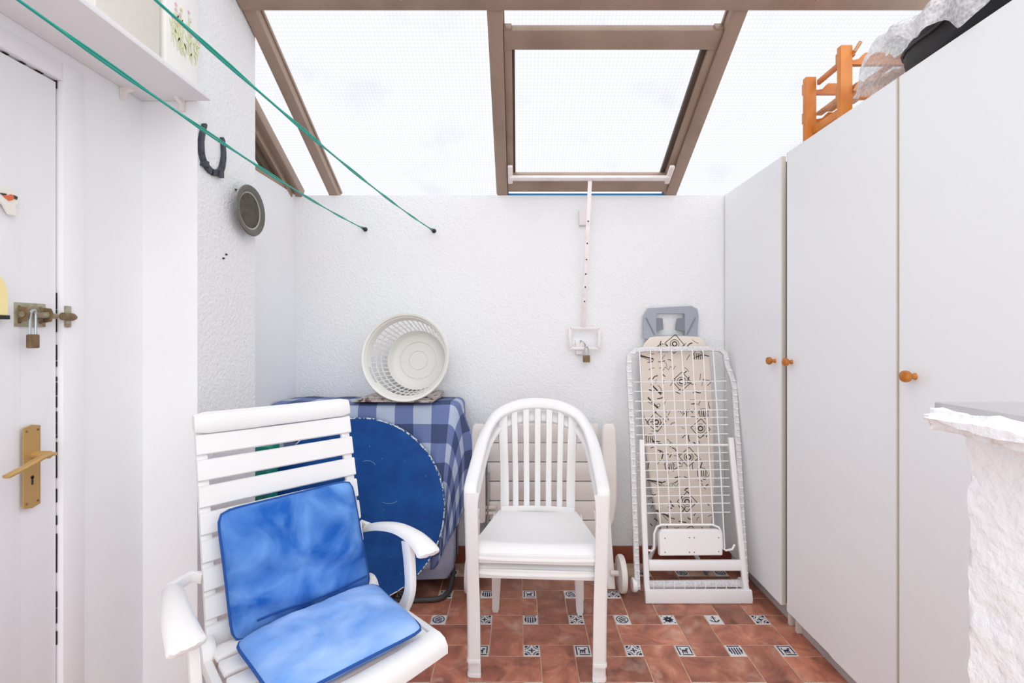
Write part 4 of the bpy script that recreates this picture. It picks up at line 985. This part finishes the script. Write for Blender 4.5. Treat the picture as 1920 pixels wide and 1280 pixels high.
# grey iron rest
ro_ = [il(*p) for p in ((1205, 635), (1206, 592), (1214, 578), (1295, 574), (1306, 580), (1308, 592), (1306, 632))]
ri_ = [il(*p) for p in ((1229, 629), (1229, 588), (1282, 588), (1283, 629))]
b = B()
for q in ([ro_[0], ro_[1], ro_[2], ri_[1], ri_[0]], [ro_[2], ro_[3], ri_[2], ri_[1]], [ro_[3], ro_[4], ro_[5], ro_[6], ri_[3], ri_[2]], [ro_[0], ri_[0], ri_[3], ro_[6]]): b.prism(q, .014, IM)
ir = b.build('iron_rest', M['grey_plastic'], ib)
for q in (((1229, 596), (1241, 597), (1243, 618), (1229, 622)), ((1283, 596), (1269, 597), (1266, 618), (1283, 622))): B().prism([il(*p) for p in q], .012, IM).build('rest_pad', M['dkgrey_plastic'], ir)
for a, c_ in (((1210, 596), (1226, 628)), ((1302, 596), (1286, 628))):
    a, c_ = il(*a), il(*c_); B().bar(IM @ V((a[0], a[1], .016)), IM @ V((c_[0], c_[1], .016)), .006, .005, IN).build('rest_rib', M['dkgrey_plastic'], ir)
for s in (-1, 1):
    B().tube([(.85+s*.05, 2.60, .36), (.85+s*.09, 2.585, .15), (.85+s*.17, 2.54, .012)], .0115, 10).build('leg', M['rackgrey'], ib)
    B().tube([(.85+s*.152, 2.549, .04), (.85+s*.176, 2.536, .010)], .014, 10).build('foot_cap', M['dkgrey_plastic'], ib)

# ------------------------------------------------------------------ folded clothes airer in front of it
AP0 = V((.87, 2.30, .03)); AN = V((0, -1.2, .27)).normalized()
AU = V((0, .27, 1.2)).normalized()
AQ = lambda x, y, n=0: onplane(x, y, AP0, AN)+AN*n
ar = thing('clothes_airer', 'folded white wire clothes airer leaning before the ironing board', 'clothes airer', (.87, 2.35, 0))
rw = M['rackwhite']; RAD = lambda pts, n, r, seg=8, c=False: B().tube([AQ(x, y, n) for x, y in pts], r, seg, c)
top = [(1196, 1105), (1190, 950), (1185, 800), (1179, 690), (1180, 668), (1192, 656), (1215, 654), (1330, 653), (1350, 654), (1360, 662), (1364, 684), (1372, 705), (1377, 722), (1385, 850), (1392, 980), (1399, 1095)]
sec = rrect(.030, .020, .004, 2)
B().sweep([AQ(x, y, -.008) for x, y in top], [(-.013, -.010), (.013, -.010), (.013, .008), (.008, .010), (-.008, .010), (-.013, .008)], AN).build('outer_frame', M['rackgrey'], ar)
for k, pts in enumerate((top[:6], top[9:])):
    b = B(); P3 = [AQ(x, y, .006) for x, y in pts]
    for i in range(len(P3)-1):
        nseg = max(1, int((P3[i+1]-P3[i]).length/.035))
        for j in range(nseg):
            q = P3[i].lerp(P3[i+1], (j+.5)/nseg); b.box(q, (.022, .006, .004), Matrix((V((1, 0, 0)), AU, AN)).transposed())
    b.build('frame_ribs', M['rackwhite'], ar)['kind'] = 'stuff'
vt = [(1199, 1214), (1219, 1238), (1239, 1257), (1259, 1278), (1278, 1297), (1298, 1317), (1318, 1338), (1337, 1359)]
for k, (a, c_) in enumerate(vt): RAD([(a, 655), ((a+c_)/2+1, 840), (c_, 1030 if k in (0, 7) else 985)], .0, .0034, 6).build('wire', rw, ar)
for i, y in enumerate((716, 734, 752, 770, 784, 798, 815, 850, 866, 882, 898, 914, 930, 945, 962)):
    x0, x1 = 1188+(y-700)*.045, 1368+(y-700)*.03; RAD([(x0, y), (x1-6, y-2)], -.004, .0028, 6).build('wire', rw, ar)
RAD([(1204, 834), (1364, 834)], .008, .006, 8).build('cross_bar', rw, ar)
RAD([(1206, 1020), (1210, 1030), (1222, 1032), (1226, 1028), (1226, 1000), (1231, 987), (1240, 983), (1335, 983), (1347, 988), (1352, 998), (1354, 1027), (1360, 1031), (1372, 1029), (1377, 1020)], .004, .0055, 8).build('lower_hoop', rw, ar)
hb = [(1232, 998), (1238, 990), (1342, 990), (1350, 998), (1350, 1038), (1233, 1039)]
AM = frame(AQ(1290, 1015), (1, 0, 0), AU, AN); al = lambda px, py: (lambda q: (q.x, q.y))(AM.inverted() @ onplane(px, py, AP0, AN))
hx = B().prism([al(*p) for p in hb], .035, AM).build('hinge_cover', rw, ar); md = hx.modifiers.new('b', 'BEVEL'); md.width = .006; md.segments = 2
for px, py in ((1243, 1006), (1288, 1005), (1297, 1005), (1342, 1005), (1243, 1032), (1288, 1032), (1297, 1032), (1342, 1031)):
    B().lathe([(.0028, .0352), (.0028, .0356)], AM @ Matrix.Translation((*al(px, py), 0)), 8).build('screw_hole', M['print'], hx)
for pts in (((1201, 824), (1204, 950), (1210, 1090), (1212, 1118)), ((1366, 820), (1378, 950), (1391, 1080), (1397, 1115))):
    B().sweep([AQ(x, y, .024) for x, y in pts], rrect(.026, .020, .004, 2), AN).build('leg', rw, ar)
B().sweep([AQ(1214, 1057, .02), AQ(1384, 1057, .02)], rrect(.05, .022, .006, 2), AN).build('leg_cross_bar', rw, ar)
B().sweep([AQ(1207, 1113, .026), AQ(1404, 1113, .026)], [(-.028, -.012), (.034, -.012), (.034, .004), (.014, .012), (-.024, .012), (-.028, .006)], AN).build('foot_bar', rw, ar)
B().sweep([AQ(1210, 1096, -.01), AQ(1394, 1094, -.01)], rrect(.035, .016, .004, 2), AN).build('lower_rail', M['rackgrey'], ar)
b = B()
for k in range(9):
    q = AQ(1225+k*19.5, 1096, -.001); b.box(q, (.004, .034, .006), Matrix((V((1, 0, 0)), AU, AN)).transposed())
b.build('rail_ribs', rw, ar)['kind'] = 'stuff'
for px in (1191, 1394): 
    B().lathe([(.006, -.012), (.03, -.012), (.034, -.008), (.034, .008), (.03, .012), (.006, .012)], frame(AQ(px, 1098, -.02)*1+V((0, 0, 0)), (0, 1, 0), (0, 0, 1), (1, 0, 0)), 20, closed=True).build('wheel', rw, ar)

# ------------------------------------------------------------------ on top of the wardrobes
pr = thing('pine_rack', 'orange pine slatted rack standing on the wardrobe tops', 'rack', (1.32, 1.84, WH))
pm = M['pine']
def scallop(y, z, x0, x1):                          # cross bar with a scooped upper edge
    n = 12; p = [(x0, -.024)]+[(x1, -.024), (x1, .02)]
    L_ = x1-x0
    for i in range(n+1):
        f = 1-i/n; x = x0+.012+(L_-.024)*f; d = .028*max(0, math.sin(2*PI*f*1.5))**.6 if .05 < f < .95 and math.sin(2*PI*f*1.5) > 0 else 0; p.append((x, .02-d))
    p.append((x0, .02)); return B().prism(p, .016, frame((0, y, z), (1, 0, 0), (0, 0, 1), (0, 1, 0))).build('scalloped_bar', pm, pr)
for y, zt in ((1.952, 2.372), (1.742, 2.374)):
    for x in (1.215, 1.475): B().bx(x-.022, x+.022, y-.012, y+.012, 2.101, zt, .003).build('post', pm, pr)
    scallop(y+.012, zt-.035, 1.20, 1.49); scallop(y+.012, 2.215, 1.20, 1.49)
for x, z in ((1.25, 2.352), (1.45, 2.352)): B().bar((x, 1.742, z), (x, 1.95, z), .012, .022, (0, 0, 1), .002).build('rail', pm, pr)
for x in (1.225, 1.46): B().bar((x, 1.742, 2.148), (x, 1.95, 2.148), .014, .03, (0, 0, 1), .002).build('rail', pm, pr)
for k in range(5): B().bar((1.262+.045*k, 1.725, 2.228+.016*k), (1.262+.045*k, 1.966, 2.228+.016*k), .026, .015, (0, 0, 1), .004).build('slat', M['pine_light'], pr)
for z in (2.345, 2.20): B().tube([(1.24, 1.726, z), (1.255, 1.715, z+.03)], .007, 8).build('peg', M['pine_light'], pr)
# black bag and bubble wrap
bgx0, bgx1, bgy0, bgy1, bgz = 1.186, 1.66, .92, 1.575, 2.25
bb2 = thing('black_bag', 'black leather bag with piping under bubble wrap on wardrobes', 'bag', (1.42, 1.25, WH))
def bagp(u, v, g=1.0, dz=0):
    a = 2*PI*u; ph = PI*v; ca, sa_ = math.cos(a), math.sin(a)
    r = 1/((abs(ca)**4+abs(sa_)**4)**.25); k = math.sin(ph)**.45
    x = (bgx0+bgx1)/2+(bgx1-bgx0)/2*r*ca*k*.93*g; y = (bgy0+bgy1)/2+(bgy1-bgy0)/2*r*sa_*k*.93*g
    z = 2.101+(bgz-2.101)*(.5-.5*math.copysign(abs(math.cos(ph))**.6, math.cos(ph)))
    q = V((x, y, z)); return q+V((0, 0, 1))*(.02*nv(q, 7)*(v > .3))+V((0, 0, dz))
B().grid(lambda u, v: bagp(u, v), 56, 24).build('bag_body', M['leather'], bb2, smooth=180)
B().tube([bagp(i/56, .52, 1.012) for i in range(56)], .0045, 6, True).build('piping', M['blackmetal'], bb2)
B().tube(smoothpath([bagp(.58, .35, 1.02), bagp(.60, .5, 1.02), bagp(.615, .65, 1.02), bagp(.61, .8, 1.02)], 4), .004, 6).build('piping', M['blackmetal'], bb2)
p = V((1.198, 1.515, 2.215)); B().lathe([(.010, .0), (.010, .003), (.004, .004), (0, .004)], frame(p, (0, 1, 0), (0, 0, 1), (-1, 0, 0)), 14).build('eyelet', M['ceramic'], bb2)
bw = thing('bubble_wrap', 'crumpled sheet of bubble wrap draped over the black bag', 'bubble wrap', (1.40, 1.30, 2.2))
def wrap(u, v):
    y = .92+.72*u; s = v-.34                         # s < 0: the part hanging over the front edge
    top = 2.272+.012*math.sin(u*9)
    hem = 2.125+(.115*max(0, min(1, (y-1.24)/.26)))+.014*math.sin(y*40)+.01*nv((y*20, 1, 0), 1)
    end = max(0, (y-1.545)/.09)
    if s >= 0: x = 1.19+.50*s/.66; z = top+.015*math.sin(u*7+s*5)-end**.9*.145
    else:
        f = -s/.34; x = 1.19-.022*min(1, f*3)+.007*math.sin(y*55); z = top+(hem-top)*f-end**.9*(.145*(1-f)+.11*f)
    q = V((x, y, z)); d = .016*nv(q, 10)+.010*nv(q, 24)
    q = q+V((-.3*d, .2*d, d)); q.z = max(q.z, 2.104)
    if y < 1.56: q.x = min(q.x, 9)
    return q
B().grid(wrap, 70, 40).build('wrap_sheet', M['bubble'], bw, smooth=180, recalc=False)
